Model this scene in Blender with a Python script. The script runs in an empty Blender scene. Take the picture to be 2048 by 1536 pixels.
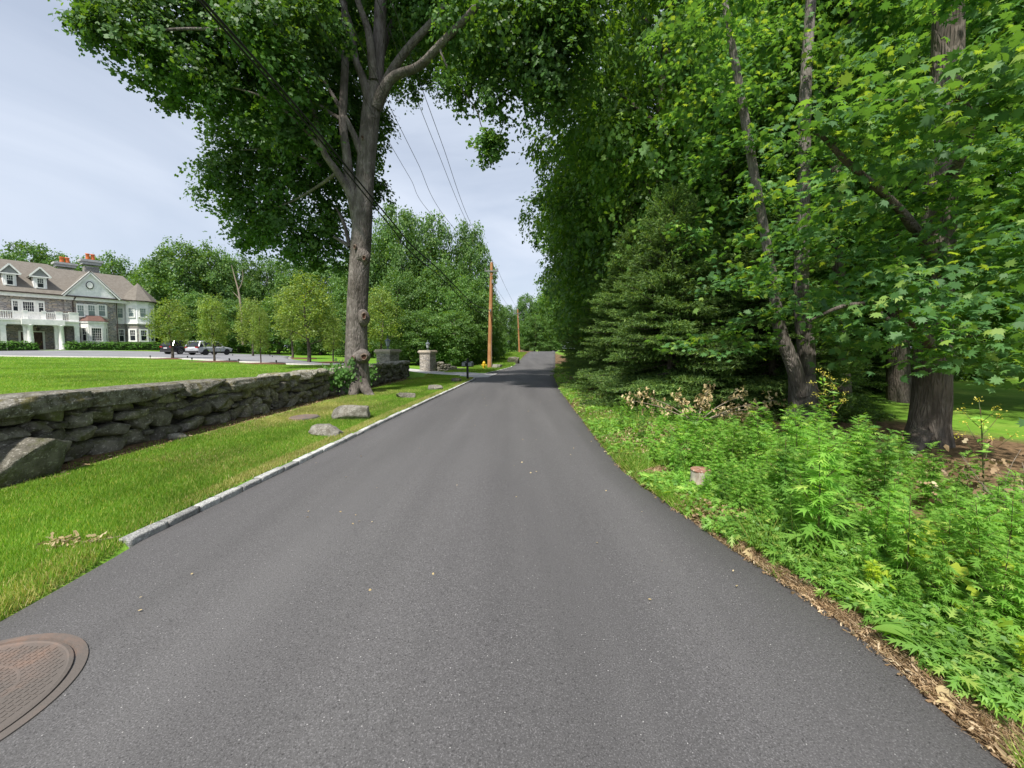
import bpy, math, random
import numpy as np
from mathutils import Vector, Matrix, Euler
R_ = math.radians
rng = np.random.default_rng(7)
random.seed(7)
scene = bpy.context.scene
COL = scene.collection

# ---------------------------------------------------------------- camera, sky, sun
F = 769.0                       # focal length in photo pixels (2048 wide)
CAM = np.array([0.0, 0.0, 1.6])
PITCH = R_(3.0)
SHIFT = -33.0                   # photo pixels
cd = bpy.data.cameras.new('camera')
cam = bpy.data.objects.new('camera', cd); COL.objects.link(cam)
cam.location = CAM.tolist(); cam.rotation_euler = (math.pi/2 - PITCH, 0, 0)
cd.sensor_width = 36.0; cd.lens = 36.0*F/2048.0
cd.shift_y = SHIFT/2048.0
cd.clip_start = 0.05; cd.clip_end = 2000
scene.camera = cam

SUN_EL = R_(57); SUN_DIR = np.array([-0.33, -0.944])     # horizontal direction towards the sun
SUN_DIR = SUN_DIR/np.linalg.norm(SUN_DIR)
sl = bpy.data.lights.new('sun', 'SUN'); sl.energy = 5.0; sl.angle = R_(2.2); sl.color = (1.0, 0.955, 0.88)
so = bpy.data.objects.new('sun', sl); COL.objects.link(so)
to_sun = Vector((SUN_DIR[0]*math.cos(SUN_EL), SUN_DIR[1]*math.cos(SUN_EL), math.sin(SUN_EL)))
so.rotation_euler = to_sun.to_track_quat('Z', 'Y').to_euler()
so.location = (0, 0, 60)

w = bpy.data.worlds.new("World"); scene.world = w; w.use_nodes = True
nt = w.node_tree; N = nt.nodes; L = nt.links; N.clear()
out = N.new('ShaderNodeOutputWorld'); bg = N.new('ShaderNodeBackground')
sky = N.new('ShaderNodeTexSky'); sky.sky_type = 'NISHITA'; sky.sun_disc = False
sky.sun_elevation = SUN_EL; sky.sun_rotation = math.atan2(SUN_DIR[0], SUN_DIR[1])
sky.air_density = 1.0; sky.dust_density = 1.5; sky.ozone_density = 1.5
tc = N.new('ShaderNodeTexCoord'); mp = N.new('ShaderNodeMapping')
mp.inputs['Scale'].default_value = (1.0, 0.8, 3.2); mp.inputs['Rotation'].default_value = (0.1, 0.25, 0.5)
nz = N.new('ShaderNodeTexNoise'); nz.inputs['Scale'].default_value = 1.7; nz.inputs['Detail'].default_value = 7; nz.inputs['Roughness'].default_value = 0.5; nz.inputs['Distortion'].default_value = 0.6
rp = N.new('ShaderNodeValToRGB'); rp.color_ramp.elements[0].position = 0.36; rp.color_ramp.elements[1].position = 0.66
rp.color_ramp.elements[0].color = (0.55, 0.55, 0.55, 1); rp.color_ramp.elements[1].color = (0.92, 0.92, 0.92, 1)
mx = N.new('ShaderNodeMix'); mx.data_type = 'RGBA'
mx.inputs[7].default_value = (6.3, 6.95, 8.1, 1)
L.new(tc.outputs['Generated'], mp.inputs[0]); L.new(mp.outputs[0], nz.inputs['Vector']); L.new(nz.outputs['Fac'], rp.inputs[0])
L.new(rp.outputs[0], mx.inputs[0]); L.new(sky.outputs[0], mx.inputs[6]); L.new(mx.outputs[2], bg.inputs[0])
bg.inputs[1].default_value = 0.096
L.new(bg.outputs[0], out.inputs[0])
scene.view_settings.view_transform = 'Standard'; scene.view_settings.look = 'None'
scene.view_settings.exposure = 0.38; scene.view_settings.gamma = 1.0
scene.view_settings.use_curve_mapping = False
try:
    scene.cycles.max_bounces = 8; scene.cycles.diffuse_bounces = 4; scene.cycles.transmission_bounces = 6
except Exception: pass

# ---------------------------------------------------------------- photo calibration (survey of the place)
def ray(u, v):
    xc = (u-1024.0)/F; yc = (768.0-v+SHIFT)/F
    fw = np.array([0, math.cos(PITCH), -math.sin(PITCH)]); up = np.array([0, math.sin(PITCH), math.cos(PITCH)])
    return xc*np.array([1.0, 0, 0]) + yc*up + fw
def at(u, v, y):
    d = ray(u, v); return CAM + d*(y/d[1])
def smooth(t):
    t = np.clip(t, 0, 1); return t*t*(3-2*t)

# ---------------------------------------------------------------- terrain
def Praw(y): return np.interp(y, [-30, 7, 30, 35, 50, 75, 84, 110, 260], [0, 0, -.3, -.3, 0, .62, .70, .25, .3])
def P(y):
    y = np.asarray(y, float); return (Praw(y-2.5)+Praw(y)+Praw(y+2.5))/3
def roadL(y): return np.interp(y, [-20, 2.2, 3, 6.65, 12, 20.3, 21.6, 22.6, 24.5, 26.2, 30, 36, 50, 72, 80, 100, 260], [-2.9, -2.95, -3.05, -2.80, -2.53, -2.08, -2.06, -2.2, -2.1, -1.9, -1.2, 0, 1.1, 2.9, 3.6, 6, 25])
def roadR(y): return np.interp(y, [-20, 1.53, 2.07, 2.48, 3.15, 3.9, 5.1, 7.45, 11.2, 15.2, 22.5, 40, 75, 100, 260], [2.0, 1.90, 1.9, 1.83, 1.70, 1.55, 1.42, 1.51, 1.69, 1.9, 2.49, 4.5, 8.4, 12, 31])
CT = np.array([(-6.5,0,.88),(-6.5,4,.86),(-6.5,10,.76),(-6.5,16,.70),(-6.5,20.5,.60),(-12,10,.80),(-20,15,.78),(-12,18,.70),(-19,25,.67),(-14,23,.58),(-30,31,.72),(-44,33,.86),
 (-59,41,1.10),(-50,43,1.05),(-39,49,.58),(-30,45,.55),(-56,50,1.25),(-62,45,1.25),(-70,38,1.3),(-53,57,1.15),(-45,60,.8),(-25,60,.5),(-7,26,-.16),(-7,29,-.14),(-4,25,-.2),
 (-12,28,.30),(-20,35,.5),(-10,36,0),(-5,36,-.15),(-15,50,.3),(-2,60,.3),(-60,20,1.0),(-40,10,.9),(-80,30,1.2),(-80,60,1.2),(-80,0,1),(-20,90,.6),(-60,90,1),(-120,60,1),(-60,160,1),(0,120,.5)])
_D = np.linalg.norm(CT[:, None, :2]-CT[None, :, :2], axis=2)
_W = np.linalg.solve(np.sqrt(_D**2+9), CT[:, 2]-.6)
def lawnz(x, y):
    x = np.asarray(x, float); y = np.asarray(y, float); s = np.zeros(np.broadcast(x, y).shape)
    for (cx, cy, _), k in zip(CT, _W): s = s + k*np.sqrt((x-cx)**2+(y-cy)**2+9)
    return np.clip(s+.6, -.3, 1.45)
WALLX = -5.85; WALLEND = 21.5
def H(x, y):
    x = np.asarray(x, float); y = np.asarray(y, float)
    b = P(y); l = roadL(y); r = roadR(y)
    t = l-x
    apm = (y > np.interp(-x, [1, 2.2, 3.2, 5.3, 7, 8.2], [22.7, 22.6, 23.7, 25.5, 25.8, 25.4])) & (y < np.interp(-x, [1, 1.9, 3.6, 6, 7.6, 9], [26.7, 26.6, 28.2, 29.1, 29.6, 29.5]))
    verge = b + np.where(apm, .01, .055)*smooth(t/.12) + .012*np.clip(t, 0, 6)
    lw = lawnz(x, y)
    far = smooth((y-21.3)/1.5)
    bl = np.where(x < -6.12, 1.0, 0.0)*(1-far) + smooth((-x-3.2)/3.5)*far
    left = verge*(1-bl) + lw*bl
    t2 = x-r
    right = b + .03*smooth(t2/.15) + .02*np.clip(t2, 0, 3) + .04*np.sin(x*1.3+y*.7)*smooth(t2/1.0)
    z = np.where(x < l, left, np.where(x > r, right, b))
    # road and apron: flush
    ap = (x < l) & (y > 22.4) & (y < 29.3) & (x > -7)
    return z
def h(x, y): return float(H(x, y))
def ground(u, v):
    d = ray(u, v); t = 1.0
    for i in range(4000):
        p = CAM+d*t
        if p[2] <= h(p[0], p[1]): break
        t += max(.01, (p[2]-h(p[0], p[1]))*.4)
        if t > 400: break
    return CAM+d*t

# ---------------------------------------------------------------- helpers
def newobj(name, me, parent=None):
    o = bpy.data.objects.new(name, me); COL.objects.link(o)
    if parent is not None: o.parent = parent
    return o
def tag(o, label=None, cat=None, group=None, kind=None):
    if label: o['label'] = label
    if cat: o['category'] = cat
    if group: o['group'] = group
    if kind: o['kind'] = kind
    return o
def thing(name, label, cat, loc=(0, 0, 0), rz=0, group=None):
    o = newobj(name, None); o.location = [float(c) for c in loc]; o.rotation_euler = (0, 0, rz)
    o.empty_display_size = .3
    return tag(o, label, cat, group)
def fastmesh(name, V, Fc, mat=None, parent=None, smoothf=False, origin=None):
    """V (n,3), Fc (m,k) uniform faces."""
    V = np.asarray(V, dtype=np.float32); Fc = np.asarray(Fc, dtype=np.int32)
    if origin is not None: V = V - np.asarray(origin, dtype=np.float32)
    me = bpy.data.meshes.new(name)
    n, k = Fc.shape
    me.vertices.add(len(V)); me.vertices.foreach_set('co', V.ravel())
    me.loops.add(n*k); me.loops.foreach_set('vertex_index', Fc.ravel())
    me.polygons.add(n)
    me.polygons.foreach_set('loop_start', np.arange(0, n*k, k, dtype=np.int32))
    me.polygons.foreach_set('loop_total', np.full(n, k, dtype=np.int32))
    if smoothf: me.polygons.foreach_set('use_smooth', np.ones(n, dtype=bool))
    me.update(calc_edges=True)
    if mat: me.materials.append(mat)
    o = newobj(name, me, parent)
    if origin is not None and parent is None: o.location = [float(c) for c in origin]
    return o
class MB:
    def __init__(s): s.v = []; s.f = []
    def add(s, V, Fs, M=None):
        b = len(s.v)
        for p in V:
            p = Vector([float(c) for c in p]);
            if M is not None: p = M @ p
            s.v.append(p)
        for f in Fs: s.f.append([b+i for i in f])
        return s
    def box(s, c, d, M=None, rz=0):
        x, y, z = d[0]/2, d[1]/2, d[2]/2
        V = [(-x,-y,-z),(x,-y,-z),(x,y,-z),(-x,y,-z),(-x,-y,z),(x,-y,z),(x,y,z),(-x,y,z)]
        T = Matrix.Translation(Vector(c)) @ Matrix.Rotation(rz, 4, 'Z')
        if M is not None: T = M @ T
        return s.add(V, [(0,3,2,1),(4,5,6,7),(0,1,5,4),(1,2,6,5),(2,3,7,6),(3,0,4,7)], T)
    def prism(s, poly, z0, z1, M=None):   # poly in xy ccw
        n = len(poly)
        V = [(p[0], p[1], z0) for p in poly]+[(p[0], p[1], z1) for p in poly]
        return s.add(V, [tuple(range(n))[::-1], tuple(range(n, 2*n))]+[(i, (i+1) % n, n+(i+1) % n, n+i) for i in range(n)], M)
    def lathe(s, prof, seg=16, c=(0, 0, 0), M=None):   # prof [(r,z)]
        V = []; Fs = []
        for r, z in prof:
            for k in range(seg):
                a = 2*math.pi*k/seg; V.append((c[0]+r*math.cos(a), c[1]+r*math.sin(a), c[2]+z))
        for i in range(len(prof)-1):
            for k in range(seg):
                k2 = (k+1) % seg; Fs.append((i*seg+k, i*seg+k2, (i+1)*seg+k2, (i+1)*seg+k))
        Fs.append(tuple(range(seg))[::-1]); Fs.append(tuple(range((len(prof)-1)*seg, len(prof)*seg)))
        return s.add(V, Fs, M)
    def cyl(s, a, b, r, seg=10, r2=None):
        a = Vector([float(c) for c in a]); b = Vector([float(c) for c in b]); d = b-a
        M = Matrix.Translation(a) @ d.to_track_quat('Z', 'Y').to_matrix().to_4x4()
        return s.lathe([(r, 0), (r if r2 is None else r2, d.length)], seg, M=M)
    def build(s, name, mat, parent=None, smoothf=False, bevel=0):
        me = bpy.data.meshes.new(name); me.from_pydata([tuple(p) for p in s.v], [], s.f); me.update()
        if smoothf:
            for p in me.polygons: p.use_smooth = True
        me.materials.append(mat)
        o = newobj(name, me, parent)
        if bevel:
            m = o.modifiers.new('bevel', 'BEVEL'); m.width = bevel; m.segments = 2; m.limit_method = 'ANGLE'
        return o
def fnoise(Pn, seed, freq, octs=3):
    r = np.random.default_rng(seed); out_ = np.zeros(len(Pn)); amp = 1.0; tot = 0
    for o in range(octs):
        for k in range(5):
            d = r.normal(size=3); d /= np.linalg.norm(d)
            out_ += amp*np.sin(Pn@d*freq*(1.8**o)*(0.7+r.random()*.8)+r.random()*6.28)/5*1.6
        tot += amp; amp *= .55
    return out_/tot
def spline(pts, n):
    pts = np.asarray(pts, float)
    if len(pts) < 3:
        t = np.linspace(0, 1, n)[:, None]; return pts[0]*(1-t)+pts[-1]*t
    q = np.vstack([2*pts[0]-pts[1], pts, 2*pts[-1]-pts[-2]]); out_ = []
    m = len(pts)-1
    for s_ in np.linspace(0, m-1e-6, n):
        i = int(s_); t = s_-i; a, b, c, d = q[i:i+4]
        out_.append(.5*((2*b)+(-a+c)*t+(2*a-5*b+4*c-d)*t*t+(-a+3*b-3*c+d)*t**3))
    return np.array(out_)
class TubeSet:
    def __init__(s): s.V = []; s.F = []; s.n = 0
    def tube(s, pts, radii, seg=8, n=None, rough=0, seed=0, flute=0):
        n = n or max(4, len(pts)*3)
        C = spline(pts, n); rr = np.interp(np.linspace(0, 1, n), np.linspace(0, 1, len(radii)), radii)
        T = np.gradient(C, axis=0); T /= np.linalg.norm(T, axis=1)[:, None]+1e-9
        ref = np.array([1.0, .1, 0]); 
        if abs(T[0] @ ref) > .9: ref = np.array([0, 1.0, 0])
        A = np.zeros_like(C); a = ref
        for i in range(n):
            a = a-T[i]*(a@T[i]); a /= np.linalg.norm(a); A[i] = a
        B = np.cross(T, A)
        th = np.arange(seg)*2*math.pi/seg
        rad = rr[:, None]*np.ones(seg)[None]
        if rough or flute:
            zz = np.linspace(0, 1, n)[:, None]*np.linalg.norm(C[-1]-C[0])
            Pn = np.stack([np.cos(th)[None]*np.ones((n, 1))*1.0, np.sin(th)[None]*np.ones((n, 1)), zz*np.ones((1, seg))], -1).reshape(-1, 3)
            nn = fnoise(Pn*[1, 1, .35], seed, 5.5, 3).reshape(n, seg)
            fl = fnoise(Pn*[1, 1, .12], seed+5, 3.2, 2).reshape(n, seg)
            rad = rad*(1+rough*nn+flute*fl)
        V = C[:, None]+rad[..., None]*(np.cos(th)[None, :, None]*A[:, None]+np.sin(th)[None, :, None]*B[:, None])
        V = V.reshape(-1, 3)
        i = np.arange(n-1)[:, None]*seg; k = np.arange(seg)[None]; k2 = (k+1) % seg
        Fq = np.stack([i+k, i+k2, i+seg+k2, i+seg+k], -1).reshape(-1, 4)
        s.V.append(V); s.F.append(Fq+s.n); s.n += len(V); return s
    def build(s, name, mat, parent=None, origin=None):
        V = np.vstack(s.V)
        return fastmesh(name, V, np.vstack(s.F), mat, parent, True, origin)

# ---------------------------------------------------------------- materials
MATS = {}
def mat(name, base=(.5, .5, .5), rough=.8, metal=0, noise=None, bump=None, spec=.3, coords='Position'):
    """noise=(scale, colour2, lo, hi, (sx,sy,sz))  bump=(scale, strength, dist)"""
    m = bpy.data.materials.new(name); m.use_nodes = True; nt = m.node_tree; b = nt.nodes['Principled BSDF']
    b.inputs['Base Color'].default_value = (*base, 1); b.inputs['Roughness'].default_value = rough
    b.inputs['Metallic'].default_value = metal; b.inputs['Specular IOR Level'].default_value = spec
    N = nt.nodes; L = nt.links
    g = N.new('ShaderNodeTexCoord') if coords == 'Object' else N.new('ShaderNodeNewGeometry')
    src = g.outputs['Object'] if coords == 'Object' else g.outputs['Position']
    col = None
    for nn in (noise if isinstance(noise, list) else ([noise] if noise else [])):
        sc, c2, lo, hi = nn[:4]; ms = nn[4] if len(nn) > 4 else (1, 1, 1)
        mpn = N.new('ShaderNodeMapping'); mpn.inputs['Scale'].default_value = ms; L.new(src, mpn.inputs[0])
        t = N.new('ShaderNodeTexNoise'); t.inputs['Scale'].default_value = sc; t.inputs['Detail'].default_value = 6; t.inputs['Roughness'].default_value = .6
        L.new(mpn.outputs[0], t.inputs['Vector'])
        r = N.new('ShaderNodeMapRange'); r.inputs[1].default_value = lo; r.inputs[2].default_value = hi; L.new(t.outputs['Fac'], r.inputs[0])
        x = N.new('ShaderNodeMix'); x.data_type = 'RGBA'; L.new(r.outputs[0], x.inputs[0])
        if col is None: x.inputs[6].default_value = (*base, 1)
        else: L.new(col, x.inputs[6])
        x.inputs[7].default_value = (*c2, 1); col = x.outputs[2]
    if col is not None: L.new(col, b.inputs['Base Color'])
    if bump:
        sc, st, di = bump[:3]; ms = bump[3] if len(bump) > 3 else (1, 1, 1)
        mpn = N.new('ShaderNodeMapping'); mpn.inputs['Scale'].default_value = ms; L.new(src, mpn.inputs[0])
        t = N.new('ShaderNodeTexNoise'); t.inputs['Scale'].default_value = sc; t.inputs['Detail'].default_value = 8; t.inputs['Roughness'].default_value = .65
        L.new(mpn.outputs[0], t.inputs['Vector'])
        bp = N.new('ShaderNodeBump'); bp.inputs['Strength'].default_value = st; bp.inputs['Distance'].default_value = di
        L.new(t.outputs['Fac'], bp.inputs['Height']); L.new(bp.outputs[0], b.inputs['Normal'])
    MATS[name] = m; return m
def leafmat(name, c1, c2, c3=None, trans=.45, tcol=None, rough=.5, spec=.35, big=.5):
    m = bpy.data.materials.new(name); m.use_nodes = True; nt = m.node_tree; N = nt.nodes; L = nt.links
    b = N['Principled BSDF']; o = N['Material Output']
    g = N.new('ShaderNodeNewGeometry')
    r = N.new('ShaderNodeValToRGB'); L.new(g.outputs['Random Per Island'], r.inputs[0])
    e = r.color_ramp.elements; e[0].color = (*c1, 1); e[1].color = (*c2, 1); e[1].position = .85
    if c3: q = e.new(.965); q.color = (*c3, 1)
    t = N.new('ShaderNodeTexNoise'); t.inputs['Scale'].default_value = big; t.inputs['Detail'].default_value = 3; L.new(g.outputs['Position'], t.inputs['Vector'])
    mr = N.new('ShaderNodeMapRange'); mr.inputs[1].default_value = .3; mr.inputs[2].default_value = .7; mr.inputs[3].default_value = .72; mr.inputs[4].default_value = 1.3; L.new(t.outputs['Fac'], mr.inputs[0])
    vm = N.new('ShaderNodeVectorMath'); vm.operation = 'SCALE'; L.new(r.outputs[0], vm.inputs[0]); L.new(mr.outputs[0], vm.inputs['Scale'])
    L.new(vm.outputs[0], b.inputs['Base Color']); b.inputs['Roughness'].default_value = rough; b.inputs['Specular IOR Level'].default_value = spec
    tr = N.new('ShaderNodeBsdfTranslucent')
    v2 = N.new('ShaderNodeVectorMath'); v2.operation = 'MULTIPLY'; L.new(vm.outputs[0], v2.inputs[0]); v2.inputs[1].default_value = tcol or (1.9, 1.7, .5)
    L.new(v2.outputs[0], tr.inputs[0])
    ms = N.new('ShaderNodeMixShader'); ms.inputs[0].default_value = trans
    L.new(b.outputs[0], ms.inputs[1]); L.new(tr.outputs[0], ms.inputs[2]); L.new(ms.outputs[0], o.inputs[0])
    return m

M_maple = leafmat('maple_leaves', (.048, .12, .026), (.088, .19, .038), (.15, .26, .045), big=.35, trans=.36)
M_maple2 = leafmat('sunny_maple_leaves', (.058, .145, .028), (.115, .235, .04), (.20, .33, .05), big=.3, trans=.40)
M_maple_near = leafmat('near_maple_leaves', (.060, .155, .050), (.115, .245, .07), (.26, .38, .08), big=.9, rough=.55, spec=.35)
M_wood = leafmat('wood_leaves', (.062, .145, .034), (.118, .225, .052), (.19, .30, .07), big=.22, trans=.33)
M_light = leafmat('light_leaves', (.12, .205, .04), (.205, .29, .056), (.29, .36, .085), trans=.35, big=.6)
M_spruce = leafmat('spruce_needles', (.065, .135, .036), (.13, .22, .052), (.23, .34, .075), trans=.3, rough=.6, big=.8)
M_hedge = leafmat('hedge_leaves', (.07, .19, .025), (.12, .27, .04), trans=.3, big=1.0)
M_mug = leafmat('mugwort_leaves', (.15, .335, .052), (.25, .46, .082), (.40, .54, .12), trans=.42, big=1.2)
M_yel = leafmat('yellow_green_leaves', (.25, .40, .04), (.45, .55, .05), (.5, .5, .05), trans=.45, big=1.5)
M_weed2 = leafmat('darker_weed_leaves', (.09, .215, .042), (.17, .33, .062), (.33, .42, .1), trans=.35, big=1.5)
M_ivy = leafmat('ivy_leaves', (.06, .15, .03), (.10, .22, .04), trans=.35, big=1.5)
M_grass = leafmat('grass_blades', (.128, .25, .026), (.22, .36, .048), (.48, .46, .14), trans=.4, big=.55, rough=.6, tcol=(1.5, 1.5, .5))
M_drygrass = leafmat('dry_grass_blades', (.26, .32, .07), (.46, .42, .15), (.6, .52, .27), trans=.35, big=.8, tcol=(1.2, 1.1, .6))
M_litter = leafmat('dry_leaf_litter', (.19, .12, .065), (.42, .30, .17), (.62, .50, .33), trans=.2, big=3, tcol=(1.1, 1, .8))
M_wilt = leafmat('wilted_leaves', (.38, .29, .14), (.62, .50, .28), (.7, .6, .38), trans=.25, big=3, tcol=(1.1, 1, .8))
M_flower = leafmat('yellow_flowers', (.6, .55, .08), (.75, .68, .15), trans=.3, big=3)
def barkmat(name, c1, c2, moss=None, sc=9):
    m = mat(name, c1, .95, noise=[(sc, c2, .35, .65, (1, 1, .22)), (1.3, (c1[0]*.55, c1[1]*.55, c1[2]*.5), .45, .75)], spec=.1)
    nt = m.node_tree; N = nt.nodes; L = nt.links; b = N['Principled BSDF']
    g = N.new('ShaderNodeNewGeometry'); mpn = N.new('ShaderNodeMapping'); mpn.inputs['Scale'].default_value = (1, 1, .16); L.new(g.outputs['Position'], mpn.inputs[0])
    t0 = N.new('ShaderNodeTexNoise'); t0.inputs['Scale'].default_value = 2.5; t0.inputs['Detail'].default_value = 4; L.new(mpn.outputs[0], t0.inputs['Vector'])
    ad = N.new('ShaderNodeVectorMath'); ad.operation = 'MULTIPLY_ADD'; L.new(t0.outputs['Color'], ad.inputs[0]); ad.inputs[1].default_value = (.25, .25, .05); L.new(mpn.outputs[0], ad.inputs[2])
    v = N.new('ShaderNodeTexVoronoi'); v.feature = 'DISTANCE_TO_EDGE'; v.inputs['Scale'].default_value = 26; L.new(ad.outputs[0], v.inputs['Vector'])
    t = N.new('ShaderNodeTexNoise'); t.inputs['Scale'].default_value = 30; t.inputs['Detail'].default_value = 6; L.new(mpn.outputs[0], t.inputs['Vector'])
    mr = N.new('ShaderNodeMapRange'); mr.inputs[2].default_value = .35; L.new(v.outputs['Distance'], mr.inputs[0])
    a = N.new('ShaderNodeMath'); a.operation = 'MULTIPLY_ADD'; L.new(t.outputs['Fac'], a.inputs[0]); a.inputs[1].default_value = .6; L.new(mr.outputs[0], a.inputs[2])
    bp = N.new('ShaderNodeBump'); bp.inputs['Strength'].default_value = 1; bp.inputs['Distance'].default_value = .02
    L.new(a.outputs[0], bp.inputs['Height']); L.new(bp.outputs[0], b.inputs['Normal'])
    return m
M_bark = barkmat('maple_bark', (.13, .112, .10), (.24, .215, .195))
M_bark_dark = barkmat('dark_bark', (.10, .082, .068), (.19, .165, .14))
M_knot = mat('knot_wood', (.20, .15, .12), .9, noise=(14, (.10, .07, .05), .4, .6), bump=(30, .7, .01))
M_hole = mat('rotten_hollow', (.05, .022, .014), .95, noise=(12, (.11, .05, .03), .4, .6))
M_deadwood = mat('dead_branch_wood', (.30, .25, .2), .9, noise=(20, (.2, .16, .12), .4, .6))
M_stem = mat('plant_stem', (.10, .13, .05), .7, noise=(12, (.14, .07, .04), .45, .6))

# ---------------------------------------------------------------- leaves
MAPLE = np.array([(0,0,0),(.20,-.10,-.02),(.16,.12,.02),(.52,.10,-.08),(.36,.32,.02),(.62,.52,-.10),(.30,.50,.02),(.30,.72,-.02),(.14,.66,.0),(0,1.0,-.10),(-.14,.66,0),(-.30,.72,-.02),(-.30,.50,.02),(-.62,.52,-.10),(-.36,.32,.02),(-.52,.10,-.08),(-.16,.12,.02),(-.20,-.10,-.02)])
MAPLE[:, 1] -= .35
MAPLE_F = [list(range(18))]
LITE = np.array([(0,-.5,0),(.42,-.2,-.08),(.22,.05,.02),(.5,.35,-.06),(0,.6,-.08),(-.5,.35,-.06),(-.22,.05,.02),(-.42,-.2,-.08)])
LITE_F = [list(range(8))]
KITE = np.array([(0, -.55, -.04), (.42, .05, -.05), (0, .6, -.08), (-.42, .05, .05)])
KITE_F = [[0, 1, 2, 3]]
NEEDLE = np.array([(-.09, 0, 0), (.09, 0, 0), (0, 1, .05)]); NEEDLE_F = [[0, 1, 2]]
def unit(a): return a/(np.linalg.norm(a, axis=1)[:, None]+1e-9)
def leaves(C, Nn, S, T, TF, r=rng, droop=None):
    """place template T at centres C with normals Nn and sizes S -> V, F"""
    n = len(C); Nn = unit(Nn)
    t = r.normal(size=(n, 3)) if droop is None else droop + r.normal(size=(n, 3))*.35
    t = unit(t-Nn*np.sum(t*Nn, 1)[:, None]); b = np.cross(Nn, t)
    V = C[:, None]+S[:, None, None]*(T[None, :, 0, None]*(b*(.72+.42*r.random((n, 1))))[:, None]+T[None, :, 1, None]*t[:, None]+T[None, :, 2, None]*(Nn*(.4+3.0*r.random((n, 1))**1.5))[:, None])
    k = len(T); TFa = np.array(TF)
    Fc = (np.arange(n)[:, None, None]*k+TFa[None]).reshape(-1, TFa.shape[1])
    return V.reshape(-1, 3), Fc
def crown(blobs, per_m2, L_per, size, sig=.28, T=KITE, TF=KITE_F, seed=1, up=.75, under=.35, inner=.45, flat=.5, outw=.6, bamp=.22):
    """blobs (k,6): centre, radii. Clusters on/in each blob, leaves around every cluster."""
    r = np.random.default_rng(seed); blobs = np.asarray(blobs, float)
    CC = []; OO = []
    for b in blobs:
        area = 4*math.pi*((b[3]*b[4])**1.6/3+(b[3]*b[5])**1.6/3+(b[4]*b[5])**1.6/3)**(1/1.6)
        k = max(3, int(area*per_m2))
        d = unit(r.normal(size=(int(k*1.7), 3)))
        keep = (d[:, 2] > -.25) | (r.random(len(d)) < under); d = d[keep][:k]
        rad = 1-(r.random(len(d))**1.6)*inner
        bump = 1+bamp*fnoise(d, int(r.integers(1e6)), 3.5, 2)
        c = b[:3]+d*rad[:, None]*bump[:, None]*b[3:6]
        CC.append(c); OO.append(d)
    C = np.vstack(CC); O = np.vstack(OO)
    n = len(C); Lr = np.repeat(np.arange(n), L_per)
    # flattened tilted spray per cluster
    nrm = unit(O*outw+np.array([0, 0, up])+r.normal(size=(n, 3))*.3)
    off = r.normal(size=(n*L_per, 3))*sig*(r.random(n)[Lr][:, None]*.8+.6)
    nn = nrm[Lr]; dz = np.sum(off*nn, 1)[:, None]; off = off-nn*dz*(1-flat)
    pos = C[Lr]+off
    ln = nn+r.normal(size=(len(pos), 3))*.42
    S = size*(.65+.7*r.random(len(pos)))
    return leaves(pos, ln, S, T, TF, r)
def leafobj(name, VF, m, parent=None, origin=(0, 0, 0)):
    return fastmesh(name, VF[0], VF[1], m, parent, False, origin)
def dupe(root, loc, rz=0, sc=1, label=None, cat=None, group=None, mats=None):
    r = root.copy(); COL.objects.link(r); r.location = [float(c) for c in loc]; r.rotation_euler = (0, 0, rz)
    r.scale = (sc, sc, sc) if not hasattr(sc, '__len__') else sc
    if label: r['label'] = label
    if cat: r['category'] = cat
    if group: r['group'] = group
    for ch in list(root.children):
        c = ch.copy(); COL.objects.link(c); c.parent = r
        if mats and ch.name.split('.')[0] in mats: c.data = mats[ch.name.split('.')[0]]
        for g in list(ch.children):
            d = g.copy(); COL.objects.link(d); d.parent = c
    return r
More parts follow.
